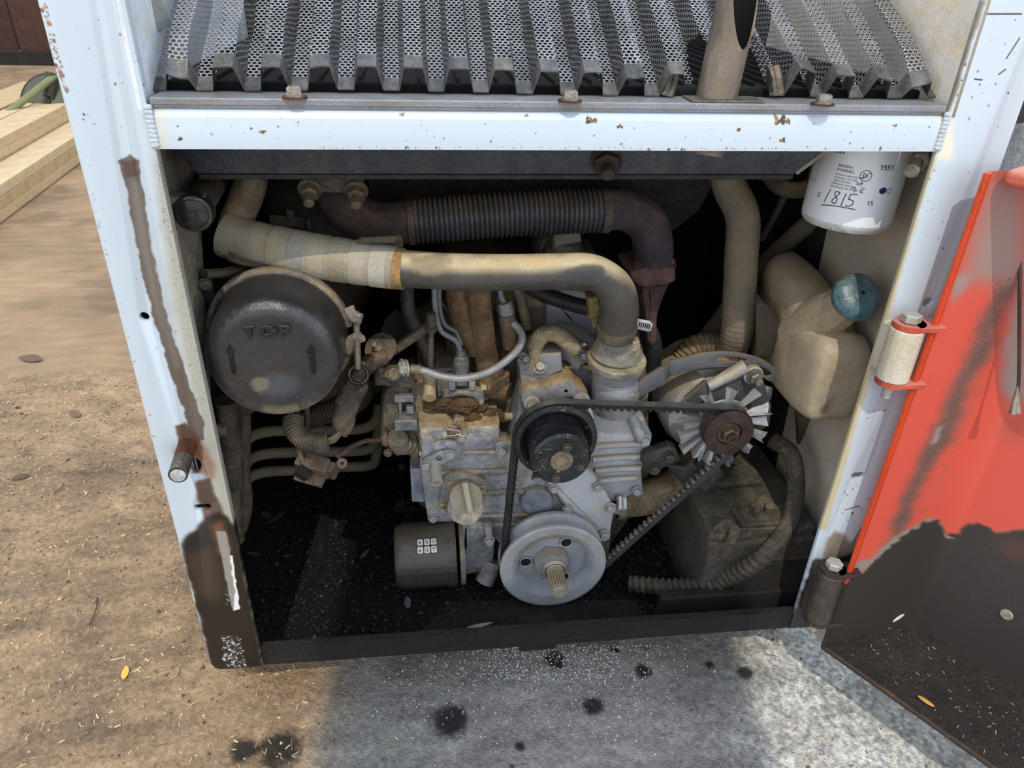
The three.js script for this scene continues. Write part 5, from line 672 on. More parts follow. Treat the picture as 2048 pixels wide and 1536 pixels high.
{ // left corrugated loom, throttle lever, rods
  single('corrugated_loom', ribbed(PS([[818, 540, -0.26], [814, 580, -0.26], [818, 625, -0.26], [838, 670, -0.265], [855, 715, -0.27], [862, 745, -0.27]]), S(820, 620, -0.26) * 14.5, 56, 0.14, 22), { c: '#4f5358', r: 0.5, mo: 0.3, d: 0.3 }, 'grey corrugated cable loom dropping below the tan radiator hose at the left', 'cable loom', P(855, 715, -0.27));
  const t = thing('throttle_lever', 'dusty throttle lever arm with a round washer, left of the fuel lines', 'lever', P(790, 690, -0.19)), L = { c: '#605b53', r: 0.75, mo: 0.5, d: 0.5, da: 0.12, b: 0.002 };
  obj('arm', poly([[700, 742], [722, 722], [770, 705], [862, 642], [874, 656], [780, 720], [735, 744], [712, 762]], -0.2, 0.014, 0.004), L, t);
  obj('round_washer', lathe([[0, 0.0], [0.024, 0], [0.025, 0.002], [0.024, 0.004], [0, 0.004]], P(762, 698, -0.19), V(-0.35, 0.8, 0.75), 40), { ...L, c: '#4d4a46' }, t);
  obj('bolt', nut(P(760, 697, -0.186), 0.008, 0.008, 0.005, 0.02, V(-0.5, 0.75, 0.5)), { c: '#8f8a80', r: 0.5, m: 0.3, d: 0.3 }, t);
  obj('link_rod', [tube(PS([[862, 628, -0.185], [862, 680, -0.185], [861, 745, -0.19]]), 0.0045), rod(P(862, 626, -0.185), P(862, 652, -0.185), 0.0075), lathe([[0, 0], [0.009, 0], [0.009, 0.006], [0, 0.006]], P(862, 660, -0.185), V(0, 1, 0.2))], { c: '#5a564e', r: 0.6, m: 0.2, d: 0.3, mo: 0.4 }, t);
  obj('clevis', [box(P(790, 752, -0.2), 0.06, 0.03, 0.02, 0.004, [0, 0, -0.15]), box(P(775, 742, -0.195), 0.03, 0.02, 0.02, 0.006), box(P(752, 752, -0.205), 0.006, 0.03, 0.012, 0.001)], { ...L, c: '#57534c', d: 0.6 }, t);
  obj('pivot_stub', [...hex(P(786, 745, -0.185), 0.01, 0.012, V(0.1, 0.3, 1))], { ...L, c: '#776f60' }, t);
  single('backing_bracket', poly([[740, 720], [770, 640], [790, 620], [806, 632], [870, 600], [880, 640], [800, 690], [760, 740]], -0.34, 0.008, 0.002), { c: '#37332c', r: 0.8, d: 0.3, mo: 0.4 }, 'dim angled bracket plate behind the throttle lever', 'bracket', P(790, 680, -0.34));
}
{ // right: black coolant hose with chrome clamp
  const t = thing('coolant_hose', 'black coolant hose with a shiny slotted clamp behind the thermostat housing', 'hose', P(1300, 720, -0.24));
  obj('hose', tube(PS([[1270, 640, -0.25], [1296, 664, -0.24], [1306, 700, -0.24], [1300, 745, -0.25]]), S(1300, 700, -0.24) * 18.5, { seg: 60 }), { c: '#26282c', r: 0.5, mo: 0.3, d: 0.25, b: 0.002 }, t);
  const q = P(1291, 650, -0.205), r = obj('slotted_clamp', plate([[1272, 642], [1276, 638], [1300, 642], [1306, 648], [1302, 662], [1296, 664], [1274, 658]].map(([x, y]) => P(x, y, -0.205)), -0.205, 0.003, 0.0008), { c: '#c3c8cd', r: 0.25, m: 0.6, g: 0, d: 0, label: 'shiny slotted hose clamp' }, t);
  for (let i = 0; i < 6; i++) obj('slot', box(P(1279 + i * 4, 649 + i * 0.9, -0.2044), 0.0016, 0.0085, 0.001, 0.0003, [0, 0, -0.12]), { c: '#141518', r: 0.8, g: 2 }, r);
  single('exhaust_downtube', tube(PS([[1268, 560, -0.26], [1282, 620, -0.26], [1288, 690, -0.26], [1276, 770, -0.255]]), 0.021), { c: '#6c665b', r: 0.75, mo: 0.3, d: 0.4, da: 0.2 }, 'grey dusty pipe standing behind the radiator hose bend', 'pipe', P(1282, 750, -0.26));
  // lower radiator hose leaving to the right under the alternator
  const u = thing('lower_hose', 'thick tan lower radiator hose leaving the engine below the alternator', 'hose', P(1310, 1000, -0.23));
  obj('hose', tube(PS([[1236, 1000, -0.23], [1290, 995, -0.235], [1340, 978, -0.245], [1380, 940, -0.27], [1400, 900, -0.3]]), S(1300, 995, -0.235) * 34, { seg: 60, rad: 30 }), { c: '#7d715d', r: 0.75, mo: 0.3, d: 0.7, da: 0.2 }, u);
  obj('clamp', [lathe([[0.0325, 0], [0.0345, 0.001], [0.0345, 0.013], [0.0325, 0.014]], P(1232, 1002, -0.23), V(1, 0.05, 0.05), 40), rod(P(1239, 990, -0.19), P(1240, 1018, -0.18), 0.0062), box(P(1236, 1020, -0.184), 0.014, 0.018, 0.004, 0.001)], { c: '#c2c4c4', r: 0.28, m: 0.6, g: 0, d: 0.1, label: 'bright steel hose clamp' }, u);
}
// ---------------------------------------------------------------- oil filter at the lower left of the engine
{
  const z = -0.165, a = P(793, 1113, z), b = P(912, 1104, z), R = S(850, 1108, z) * 65, ax = a.clone().sub(b).normalize(), L = a.distanceTo(b), t = thing('oil_filter', 'dark grey spin-on oil filter lying on its side at the lower left of the engine', 'filter', V((a.x + b.x) / 2, a.y - R, z));
  obj('filter_can', lathe([[0, 0], [R * 1.0, 0], [R * 1.04, 0.003], [R * 1.04, 0.012], [R * 1.0, 0.016], [R, L - 0.014], [R * 0.97, L - 0.006], [R * 0.9, L], [0, L + 0.001]], b, ax, 64, 0.7), { c: '#2f2d2a', r: 0.4, mo: 0.45, d: 0.28, dc: '#8b7e68', da: 0.04, g: 0, b: 0.0008 }, t);
  obj('base_plate', lathe([[0, 0], [R * 0.98, 0], [R * 1.0, 0.004], [R * 0.98, 0.008], [0, 0.008]], b.clone().addScaledVector(ax, -0.014), ax, 48), { c: '#8d867a', r: 0.6, d: 0.5 }, t);
  // printed panel with six small icons, following the can
  const W = 240, H = 170, c = cvs(W, H), x = c.getContext('2d'); x.fillStyle = '#3b3731'; x.fillRect(0, 0, W, H); x.strokeStyle = '#8a8272'; x.lineWidth = 2; x.strokeRect(2, 2, W - 4, H - 4);
  for (let i = 0; i < 3; i++) for (let j = 0; j < 2; j++) { const X = 26 + i * 68, Y = 18 + j * 72; x.fillStyle = '#d6d2c6'; x.beginPath(); x.roundRect(X, Y, 54, 58, 10); x.fill(); x.strokeStyle = x.fillStyle = '#2c2924'; x.lineWidth = 5; x.beginPath(); if (i === 2 && j === 0) { x.moveTo(X + 12, Y + 42); x.lineTo(X + 27, Y + 14); x.lineTo(X + 42, Y + 42); x.closePath(); } else if (i === 2) { x.arc(X + 27, Y + 29, 16, 0, 7); x.moveTo(X + 20, Y + 29); x.lineTo(X + 34, Y + 29); } else if (i === 1) { x.moveTo(X + 14, Y + 14); x.lineTo(X + 14, Y + 42); x.lineTo(X + 40, Y + 42); x.moveTo(X + 26, Y + 20); x.arc(X + 32, Y + 22, 8, 0, 7); } else { x.moveTo(X + 27, Y + 12); x.lineTo(X + 27, Y + 46); x.moveTo(X + 12, Y + 30); x.lineTo(X + 42, Y + 30); x.rect(X + 14, Y + 14, 12, 10); } x.stroke(); }
  const tx = new THREE.CanvasTexture(c); tx.colorSpace = THREE.SRGBColorSpace;
  const g = new THREE.CylinderGeometry(R + 0.0004, R + 0.0004, 0.04, 20, 1, true, 0, 0.56); g.rotateY(0.72); // around y, then lay along the can
  g.applyQuaternion(new THREE.Quaternion().setFromUnitVectors(Y1, ax)); const m0 = b.clone().lerp(a, 0.47); g.translate(m0.x, m0.y, m0.z); const o = t.position; g.translate(-o.x, -o.y, -o.z);
  { const uv = g.attributes.uv; for (let i = 0; i < uv.count; i++) { const u = uv.getX(i), v = uv.getY(i); uv.setXY(i, 1 - v, 1 - u); } }
  const m = new THREE.Mesh(g, new THREE.MeshStandardMaterial({ map: tx, roughness: 0.5, side: THREE.DoubleSide })); m.name = 'printed_panel'; m.userData.label = 'printed panel with six small white icons'; m.castShadow = m.receiveShadow = true; t.add(m);
}

// ---------------------------------------------------------------- belt drive: three pulleys and a notched belt in one plane
const ZB = -0.14, cC = P(1103, 1118, ZB), cW = P(1110, 875, ZB), cA = P(1452, 858, ZB), rC = 0.0885, rW = 0.0655, rA = 0.0405;
{
  const t = thing('crankshaft_pulley', 'large grey dished crankshaft pulley with a splined shaft at the bottom of the engine', 'pulley', V(cC.x, cC.y - rC, ZB));
  const c = V(cC.x, cC.y, ZB), R = rC + 0.003, L = { c: '#a7aaae', r: 0.5, mo: 0.2, d: 0.5, da: 0.06, g: 0, b: 0.0006, dc: '#b9a988' };
  obj('pulley_rim', lathe([[R - 0.02, 0.019], [R - 0.004, 0.0215], [R, 0.02], [R + 0.0005, 0.0145], [R - 0.013, 0.003], [R - 0.013, -0.003], [R, -0.0115], [R, -0.018], [R - 0.01, -0.019]], c, Z1, 96, 0.4), L, t);
  const web = lathe([[0, 0.0], [0.03, 0.0], [0.048, 0.001], [0.057, 0.002], [0.0615, 0.012], [0.064, 0.018], [R - 0.02, 0.0195]], c, Z1, 96, 1.0);
  obj('dished_web', web, { ...L, c: '#9ba1a9' }, t);
  for (const an of [3.14, 1.05, -1.05]) { const q = V(cC.x + 0.0455 * Math.cos(an), cC.y + 0.0455 * Math.sin(an), 0); obj('web_hole', disc(V(q.x, q.y, ZB + 0.0035), 0.0098, 0.004, Z1, 28), { c: '#0c0b0b', r: 0.95, g: 2 }, t); obj('hole_rim', new THREE.TorusGeometry(0.0102, 0.0014, 8, 28).translate(q.x, q.y, ZB + 0.004), L, t); }
  const s0 = V(cC.x, cC.y, ZB), sz = (d) => V(cC.x + 0.001, cC.y, ZB + d);
  obj('hub_nut', [crease(new THREE.CylinderGeometry(0.031, 0.033, 0.02, 6).rotateX(Math.PI / 2).rotateZ(0.3).translate(cC.x, cC.y, ZB + 0.012), 0.3), lathe([[0.016, 0], [0.021, 0.0], [0.021, 0.006], [0.017, 0.009]], sz(0.021), Z1, 36)], { ...L, c: '#8e8f92', m: 0.2 }, t);
  const sp = []; for (let i = 0; i < 20; i++) { const a = i / 20 * 6.28319; sp.push(box(V(0.0128 * Math.cos(a), 0.0128 * Math.sin(a), 0), 0.0028, 0.0022, 0.04, 0.0004, [0, 0, a])); }
  const sh = obj('shaft', [rod(sz(0.02), sz(0.032), 0.0155), rod(sz(0.03), sz(0.078), 0.0122), lathe([[0.0145, 0], [0.0138, 0.006], [0.0122, 0.008]], sz(0.028), Z1)], { c: '#b3a98f', r: 0.4, m: 0.4, mo: 0.3, d: 0.4, g: 0 }, t);
  obj('splines', sp.map((g) => g.translate(sz(0).x, sz(0).y, ZB + 0.053)), { c: '#cbbf9c', r: 0.4, m: 0.3, d: 0.3, g: 0 }, sh);
  obj('shaft_end', lathe([[0.004, -0.001], [0.004, 0.0006], [0.0112, 0.0006], [0.0122, -0.001]], sz(0.0782), Z1), { c: '#a3a19a', r: 0.5, m: 0.3, g: 0 }, sh);
}
{
  const t = thing('water_pump_pulley', 'black scuffed water pump pulley with a drum-shaped hub and four bolts', 'pulley', V(cW.x, cW.y - rW, ZB)), c = V(cW.x, cW.y, ZB), R = rW, rh = 0.0452;
  const BK = { c: '#a9adb3', r: 0.36, mo: 0.4, d: 0.1, g: 3, b: 0.0008, cc: 0.15, dc: '#8d8f92' };
  obj('belt_groove', lathe([[0.03, -0.012], [R - 0.002, -0.011], [R, -0.009], [R - 0.012, -0.002], [R - 0.012, 0.002], [R, 0.0085], [R - 0.001, 0.0115], [R - 0.009, 0.0125], [R - 0.014, 0.009], [rh + 0.002, 0.004]], c, Z1, 80, 0.4), BK, t);
  obj('drum', lathe([[rh + 0.001, 0.002], [rh, 0.02], [rh, 0.036], [rh - 0.0012, 0.038], [rh, 0.04], [rh - 0.0012, 0.048], [rh, 0.05], [rh, 0.057], [rh - 0.004, 0.0615], [0.022, 0.062], [0.0195, 0.0612], [0, 0.0612]], c, Z1, 80, 0.5), BK, t);
  obj('centre_boss', lathe([[0, 0.0628], [0.0095, 0.0628], [0.0098, 0.0618], [0.0103, 0.0618], [0.0108, 0.063], [0.0168, 0.0632], [0.0175, 0.0622]], c, Z1, 48), { c: '#9a8e7c', r: 0.75, mo: 0.3, da: 0.15 }, t);
  for (const [px, py] of [[1134, 894], [1084, 920], [1160, 931], [1111, 955]]) { const q = P(px, py, ZB + 0.062); obj('bolt', hex(q, 0.0066, 0.0065), { c: '#6d6a66', r: 0.4, m: 0.45, mo: 0.5, d: 0.3 }, t); }
}
{ // alternator with fan, pulley and slotted bracket
  const c = V(cA.x, cA.y, ZB), t = thing('alternator', 'dusty aluminium alternator with a bent-blade cooling fan and rusty pulley', 'alternator', V(cA.x, cA.y - 0.09, -0.24));
  const bc = V(P(1432, 835, -0.2).x, P(1432, 835, -0.2).y, 0), AL = { c: '#97989b', r: 0.5, m: 0.2, mo: 0.3, d: 0.95, dc: '#c0ae86', b: 0.0008, g: 0 };
  obj('housing', [lathe([[0, -0.36], [0.07, -0.355], [0.082, -0.34], [0.084, -0.3], [0.084, -0.285], [0.081, -0.283], [0.081, -0.279], [0.085, -0.277], [0.085, -0.235], [0.078, -0.212], [0.06, -0.2], [0.03, -0.195], [0, -0.195]], bc, Z1, 72, 0.5)], AL, t);
  // adjusting ear: raised arm across the front to the bolt at the upper right
  const eb = P(1508, 752, -0.172); obj('front_plate', poly([[1372, 800], [1412, 766], [1430, 768], [1498, 722], [1516, 726], [1524, 750], [1544, 812], [1540, 850], [1500, 880], [1420, 880]], -0.182, 0.014, 0.003), { c: '#4c4e53', r: 0.45, mo: 0.3, d: 0.4, g: 0 }, t); obj('adjusting_ear', [tube([P(1418, 772, -0.18), P(1455, 752, -0.178), P(1492, 731, -0.175)], (u, an) => 0.009 + 0.003 * u, { rad: 14 }), rod(eb.clone().add(V(0, 0, -0.03)), eb.clone().add(V(0, 0, 0.0)), 0.016), poly([[1530, 770], [1546, 776], [1542, 800], [1532, 796]], -0.2, 0.004, 0.001)], { ...AL, c: '#a9a9a6' }, t);
  obj('adjusting_bolt', nut(eb.clone(), 0.0105, 0.012, 0.006, 0.024), { c: '#9b9a95', r: 0.4, m: 0.4, d: 0.4 }, t);
  obj('terminal_tab', [poly([[1392, 742], [1420, 738], [1450, 740], [1412, 760]], -0.21, 0.008, 0.002)], AL, t);
  // fan
  const fan = obj('fan_disc', lathe([[0.012, -0.018], [0.044, -0.018], [0.046, -0.0165], [0.044, -0.015], [0.012, -0.015]], c, Z1, 48), { ...AL, c: '#7d8083', d: 0.3 }, t);
  const blade = (k) => { // one blade: a radial trough with a raised, turned edge
    const g = [], pr = [[-0.0085, 0.0], [-0.006, 0.0055], [-0.002, 0.0085], [0.003, 0.004], [0.009, 0.0015]], pos = [], n = 5; const tw = [0.35, -0.2, 0.5, 0, 0.25][k % 5], LL = 0.07 + 0.004 * ((k * 7) % 3);
    for (let i = 0; i < n; i++) { const q = i / (n - 1), r = 0.036 + (LL - 0.036) * q, w = 0.55 + 0.6 * q; for (const [u, h] of pr) { const cu = (k % 4 === 1 && q > 0.7) ? 0.004 * Math.sin(u * 900) : 0; pos.push(r + cu, u * w, -0.016 + h * (0.5 + 1.6 * q) + tw * u * q + cu); } }
    const ix = []; for (let i = 0; i < n - 1; i++) for (let j = 0; j < 4; j++) { const a = i * 5 + j; ix.push(a, a + 5, a + 1, a + 1, a + 5, a + 6); }
    const base = pos.length / 3; const th = -0.0016; for (let i = 0; i < base; i++) pos.push(pos[i * 3], pos[i * 3 + 1], pos[i * 3 + 2] + th); const m = ix.length; for (let i = 0; i < m; i += 3) ix.push(ix[i] + base, ix[i + 2] + base, ix[i + 1] + base);
    for (let i = 0; i < n - 1; i++) for (const e of [0, 4]) { const a = i * 5 + e; ix.push(a, a + base, a + 5, a + 5, a + base, a + 5 + base); } for (let j = 0; j < 4; j++) { const a = (n - 1) * 5 + j; ix.push(a, a + 1, a + base, a + 1, a + 1 + base, a + base); }
    const h = new THREE.BufferGeometry(); h.setAttribute('position', new THREE.Float32BufferAttribute(pos, 3)); h.setIndex(ix); const f = h.toNonIndexed(); f.computeVertexNormals(); return f;
  };
  const angs = [0.08, 0.42, 0.95, 1.52, 2.15, 2.85, 3.15, 3.45, 3.8, 4.15, 4.55, 5.0, 5.5, 5.95];
  angs.forEach((a, k) => obj('fan_blade', blade(k).rotateZ(a).translate(c.x, c.y, c.z), { c: ['#a5a9ad', '#b4b7b9', '#96999d'][k % 3], r: 0.35, m: 0.35, mo: 0.5, d: 0.3, g: 0 }, fan));
  const R = rA; obj('pulley', lathe([[0.012, -0.0125], [R - 0.001, -0.0115], [R, -0.009], [R - 0.011, -0.002], [R - 0.011, 0.002], [R, 0.009], [R, 0.0135], [R - 0.0015, 0.0148], [0.0215, 0.0152], [0.0205, 0.0145], [0.0195, 0.009], [0.012, 0.009]], c, Z1, 72, 0.4), { c: '#56423b', r: 0.75, m: 0.2, mo: 0.5, d: 0.15 }, t);
  const hn = obj('pulley_nut', hex(c.clone().add(V(0, 0, 0.009)), 0.0145, 0.014, Z1, 1.25), { c: '#7d6f5a', r: 0.5, m: 0.4, mo: 0.4, d: 0.6 }, t);
  obj('shaft_end', lathe([[0.0, 0.001], [0.003, 0.001], [0.004, 0.0035], [0.0082, 0.0035], [0.0088, 0.001], [0.0088, -0.01]], c.clone().add(V(0, 0, 0.026)), Z1, 32), { c: '#5d4339', r: 0.6, m: 0.3, mo: 0.4 }, hn);
  // adjusting bracket, bent strap with a slot
  const u = thing('adjusting_bracket', 'dark grey bent strap bracket with a curved slot above the alternator', 'bracket', P(1262, 800, -0.19)), SL = { c: '#5b5e64', r: 0.42, mo: 0.2, d: 0.5, g: 0 };
  const zs = -0.188, out = smoothLoop(PS([[1336, 728, zs], [1370, 716, zs], [1420, 706, zs], [1470, 706, zs], [1520, 718, zs], [1552, 738, zs], [1558, 752, zs], [1550, 762, zs], [1536, 762, zs], [1510, 746, zs], [1470, 736, zs], [1420, 736, zs], [1370, 744, zs], [1345, 752, zs]]), 6);
  const sl = smoothLoop(PS([[1438, 716, zs], [1480, 716, zs], [1516, 730, zs], [1542, 746, zs], [1540, 753, zs], [1530, 752, zs], [1512, 740, zs], [1478, 725, zs], [1440, 724, zs]]), 6).reverse();
  obj('slotted_arc', plate(out, zs, 0.0065, 0.0012, [sl]), SL, u);
  obj('bent_foot', [plate([P(1243, 790, -0.172), P(1258, 776, -0.172), P(1318, 738, -0.172), P(1330, 735, -0.172), P(1330, 768, -0.172), P(1318, 774, -0.172), P(1272, 800, -0.172), P(1256, 806, -0.172), P(1245, 802, -0.172)], -0.172, 0.0065, 0.0012), new THREE.BufferGeometry().copy(plate([V(0, 0, 0), V(0.04, 0, 0), V(0.04, 0.029, 0), V(0, 0.029, 0)], 0, 0.006, 0.001).rotateY(0.95).translate(P(1327, 768, -0.175).x, P(1327, 768, -0.175).y, -0.173))], SL, u);
  obj('bolt', hex(P(1263, 791, -0.171), 0.0098, 0.0095), { c: '#8d8d88', r: 0.4, m: 0.4, d: 0.4, g: 0 }, u);
  // lower mounting bracket with pivot
  const w = thing('alternator_mount', 'dark lower alternator mounting bracket with two bolts', 'bracket', P(1330, 940, -0.2)), ML = { c: '#3f4044', r: 0.5, mo: 0.3, d: 0.25 };
  obj('mount_plate', poly([[1283, 925], [1290, 910], [1340, 892], [1352, 896], [1362, 922], [1325, 938], [1308, 950], [1295, 946]], -0.175, 0.02, 0.003), ML, w);
  obj('pivot_arm', [poly([[1330, 930], [1372, 935], [1420, 900], [1440, 960], [1390, 975], [1370, 975]], -0.19, 0.02, 0.004), poly([[1392, 968], [1440, 935], [1448, 950], [1412, 984]], -0.16, 0.012, 0.002)], { ...ML, c: '#4b4a48' }, w);
  for (const [px, py] of [[1309, 938], [1338, 914]]) obj('bolt', hex(P(px, py, -0.174), 0.009, 0.007), { c: '#55524e', r: 0.5, m: 0.3, mo: 0.4 }, w);
  obj('bolt', hex(P(1400, 920, -0.188), 0.01, 0.01), { c: '#3c3a38', r: 0.5, m: 0.3 }, w);
  // ribbed duct hose end behind the alternator
  single('ribbed_duct', ribbed(PS([[1362, 720, -0.3], [1390, 694, -0.3], [1430, 690, -0.3], [1470, 700, -0.3]]), 0.022, 14, 0.2, 22), { c: '#6b6557', r: 0.75, da: 0.25, d: 0.5 }, 'dusty ribbed hose end directly behind the alternator bracket', 'hose', P(1400, 700, -0.3));
}
{ // the belt
  const cs = [[cC, rC], [cA, rA], [cW, rW]], path = [];
  for (let i = 0; i < 3; i++) { // counter-clockwise: bottom, right, upper left
    const [a, r] = cs[i], nxt = cs[(i + 1) % 3], prv = cs[(i + 2) % 3];
    const tang = (A, ra, B, rb) => { const dx = B.x - A.x, dy = B.y - A.y, d = Math.hypot(dx, dy), th = Math.atan2(dy, dx); return th - Math.acos((ra - rb) / d); };
    let a0 = tang(prv[0], prv[1], a, r), a1 = tang(a, r, nxt[0], nxt[1]); while (a1 < a0) a1 += 6.283185;
    const n = Math.max(8, Math.ceil((a1 - a0) * r / 0.003)); for (let k = 0; k <= n; k++) { const q = lerp(a0, a1, k / n); path.push([a.x + Math.cos(q) * r, a.y + Math.sin(q) * r, Math.cos(q), Math.sin(q)]); }
  }
  const N = path.length, pos = [], prof = [[0.0012, -0.008], [0.0012, 0.008], [-0.0065, 0.0055], [-0.0065, -0.0055]]; // radial, z
  for (let i = 0; i < N; i++) { const A = path[i], B = path[(i + 1) % N]; for (let j = 0; j < 4; j++) { const p = prof[j], q = prof[(j + 1) % 4], at = (K, w) => [K[0] + K[2] * w[0], K[1] + K[3] * w[0], ZB + w[1]]; const a = at(A, p), b = at(A, q), c = at(B, q), d = at(B, p); pos.push(...a, ...d, ...c, ...a, ...c, ...b); } }
  const g = new THREE.BufferGeometry(); g.setAttribute('position', new THREE.Float32BufferAttribute(pos, 3)); g.computeVertexNormals();
  const t = thing('fan_belt', 'black notched fan belt around the three pulleys at the front of the engine', 'belt', V(cC.x, cC.y - rC - 0.002, ZB));
  obj('belt_band', crease(g, 0.5), { c: '#303134', r: 0.5, mo: 0.4, d: 0.45, dc: '#85868a', b: 0.0004 }, t);
  // notches: every tooth a small block on the inside
  let acc = 0, lens = [0]; for (let i = 0; i < N; i++) { const A = path[i], B = path[(i + 1) % N]; acc += Math.hypot(B[0] - A[0], B[1] - A[1]); lens.push(acc); }
  const nt = Math.round(acc / 0.0112), tg = [0, 1, 2].map((k) => { const b = prep(box(V(0, 0, 0), 0.0062, 0.0055, 0.0105, 0.0012)); tint(b, { c: ['#a3937a', '#8b7e69', '#2b2a29'][k], mo: 0.5, d: 0.1 }); return b; }), tm = mat({ r: 0.7 });
  for (let k = 0, i = 0; k < nt; k++) { const s = (k + 0.5) / nt * acc; while (lens[i + 1] < s) i++; const f = (s - lens[i]) / (lens[i + 1] - lens[i]), A = path[i], B = path[(i + 1) % N], x = lerp(A[0], B[0], f), y = lerp(A[1], B[1], f), nx = lerp(A[2], B[2], f), ny = lerp(A[3], B[3], f); const right = x > 0.09 && y < cA.y - 0.02; const m = new THREE.Mesh(tg[right ? (k % 3 === 2 ? 1 : 0) : 2], tm); m.name = 'belt_tooth'; m.castShadow = m.receiveShadow = true; m.position.set(x - nx * 0.0082 - t.position.x, y - ny * 0.0082 - t.position.y, 0); m.rotation.z = Math.atan2(ny, nx) + Math.PI / 2; t.add(m); }
}
// ---------------------------------------------------------------- battery, cable, mounts, dirt on the pan
{
  const t = thing('battery', 'dirt-caked black battery on the pan floor under the alternator', 'battery', V(0.395, 0.176, -0.22)), L = { c: '#615a50', r: 0.9, mo: 0.8, d: 0.55, dc: '#8b8171', b: 0.008 };
  obj('case', [box(V(0.39, 0.26, -0.215), 0.19, 0.17, 0.27, 0.008)], L, t);
  obj('lid', [box(V(0.39, 0.352, -0.22), 0.185, 0.022, 0.26, 0.006), box(V(0.405, 0.362, -0.12), 0.11, 0.016, 0.05, 0.005), box(V(0.37, 0.37, -0.25), 0.13, 0.02, 0.1, 0.012)], { ...L, c: '#70685b' }, t);
  for (const [px, py] of [[1520, 1010], [1448, 1055]]) { const q = PY(px, py, 0.375); obj('terminal_clamp', [box(q, 0.035, 0.02, 0.02, 0.006, [0.3, 0.5, 0.2]), rod(q.clone().add(V(0.01, -0.02, 0.01)), q.clone().add(V(0.01, 0.012, 0.016)), 0.009), ...hex(q.clone().add(V(-0.012, 0.002, 0.014)), 0.007, 0.012, V(-0.5, 0.2, 1))], { ...L, c: '#7d7465', d: 0.7 }, t); }
  obj('vent_slot', box(PY(1510, 1062, 0.355), 0.055, 0.012, 0.01, 0.001), { c: '#2a2622', r: 0.9 }, t);
  const B = { c: '#575047', r: 0.95, mo: 0.8, d: 0.7, dc: '#877d6e', b: 0.008 };
  single('battery_cable', tube([P(1545, 880, -0.2), P(1580, 905, -0.17), P(1592, 960, -0.13), P(1580, 1040, -0.1), PY(1530, 1110, 0.335), PY(1440, 1160, 0.26), PY(1360, 1175, 0.225), PY(1260, 1168, 0.206)], (u, a) => 0.0145 + 0.0024 * Math.sin(u * 260 + 2 * Math.sin(a)) * step(0.4, 0.6, u), { seg: 240, rad: 24 }), B, 'thick dirt-caked cable looping from the alternator over the battery to the pan', 'cable', PY(1440, 1160, 0.24));
  single('battery_tray', [box(V(0.36, 0.22, -0.068), 0.28, 0.06, 0.02, 0.004), box(V(0.42, 0.25, -0.074), 0.14, 0.1, 0.01, 0.003, [-0.1, 0, 0])], { c: '#211e1b', r: 0.85, mo: 0.6, d: 0.3, dc: '#3a352f' }, 'dark greasy tray plate in front of the battery', 'tray', V(0.36, 0.187, -0.068));
  const slab = [[842, 1240], [905, 1182], [1272, 1180], [1300, 1228]].map(([x, y]) => PY(x, y, 0.205)), sg = new THREE.ExtrudeGeometry(new THREE.Shape(slab.map((p) => new THREE.Vector2(p.x, -p.z))), { depth: 0.002, bevelEnabled: true, bevelThickness: 0.002, bevelSize: 0.002, bevelSegments: 2 }); sg.rotateX(-Math.PI / 2); sg.translate(0, 0.176, 0);
  single('engine_mount', [crease(sg), box(PY(1075, 1248, 0.235).add(V(0, -0.02, 0)), 0.062, 0.05, 0.03, 0.004, [-0.25, 0, 0])], { c: '#26231f', r: 0.8, mo: 0.6, d: 0.4, dc: '#3a3631', b: 0.004 }, 'black greasy engine mount plate on the pan below the crankshaft pulley', 'mount', V(0.03, 0.187, -0.1));
}
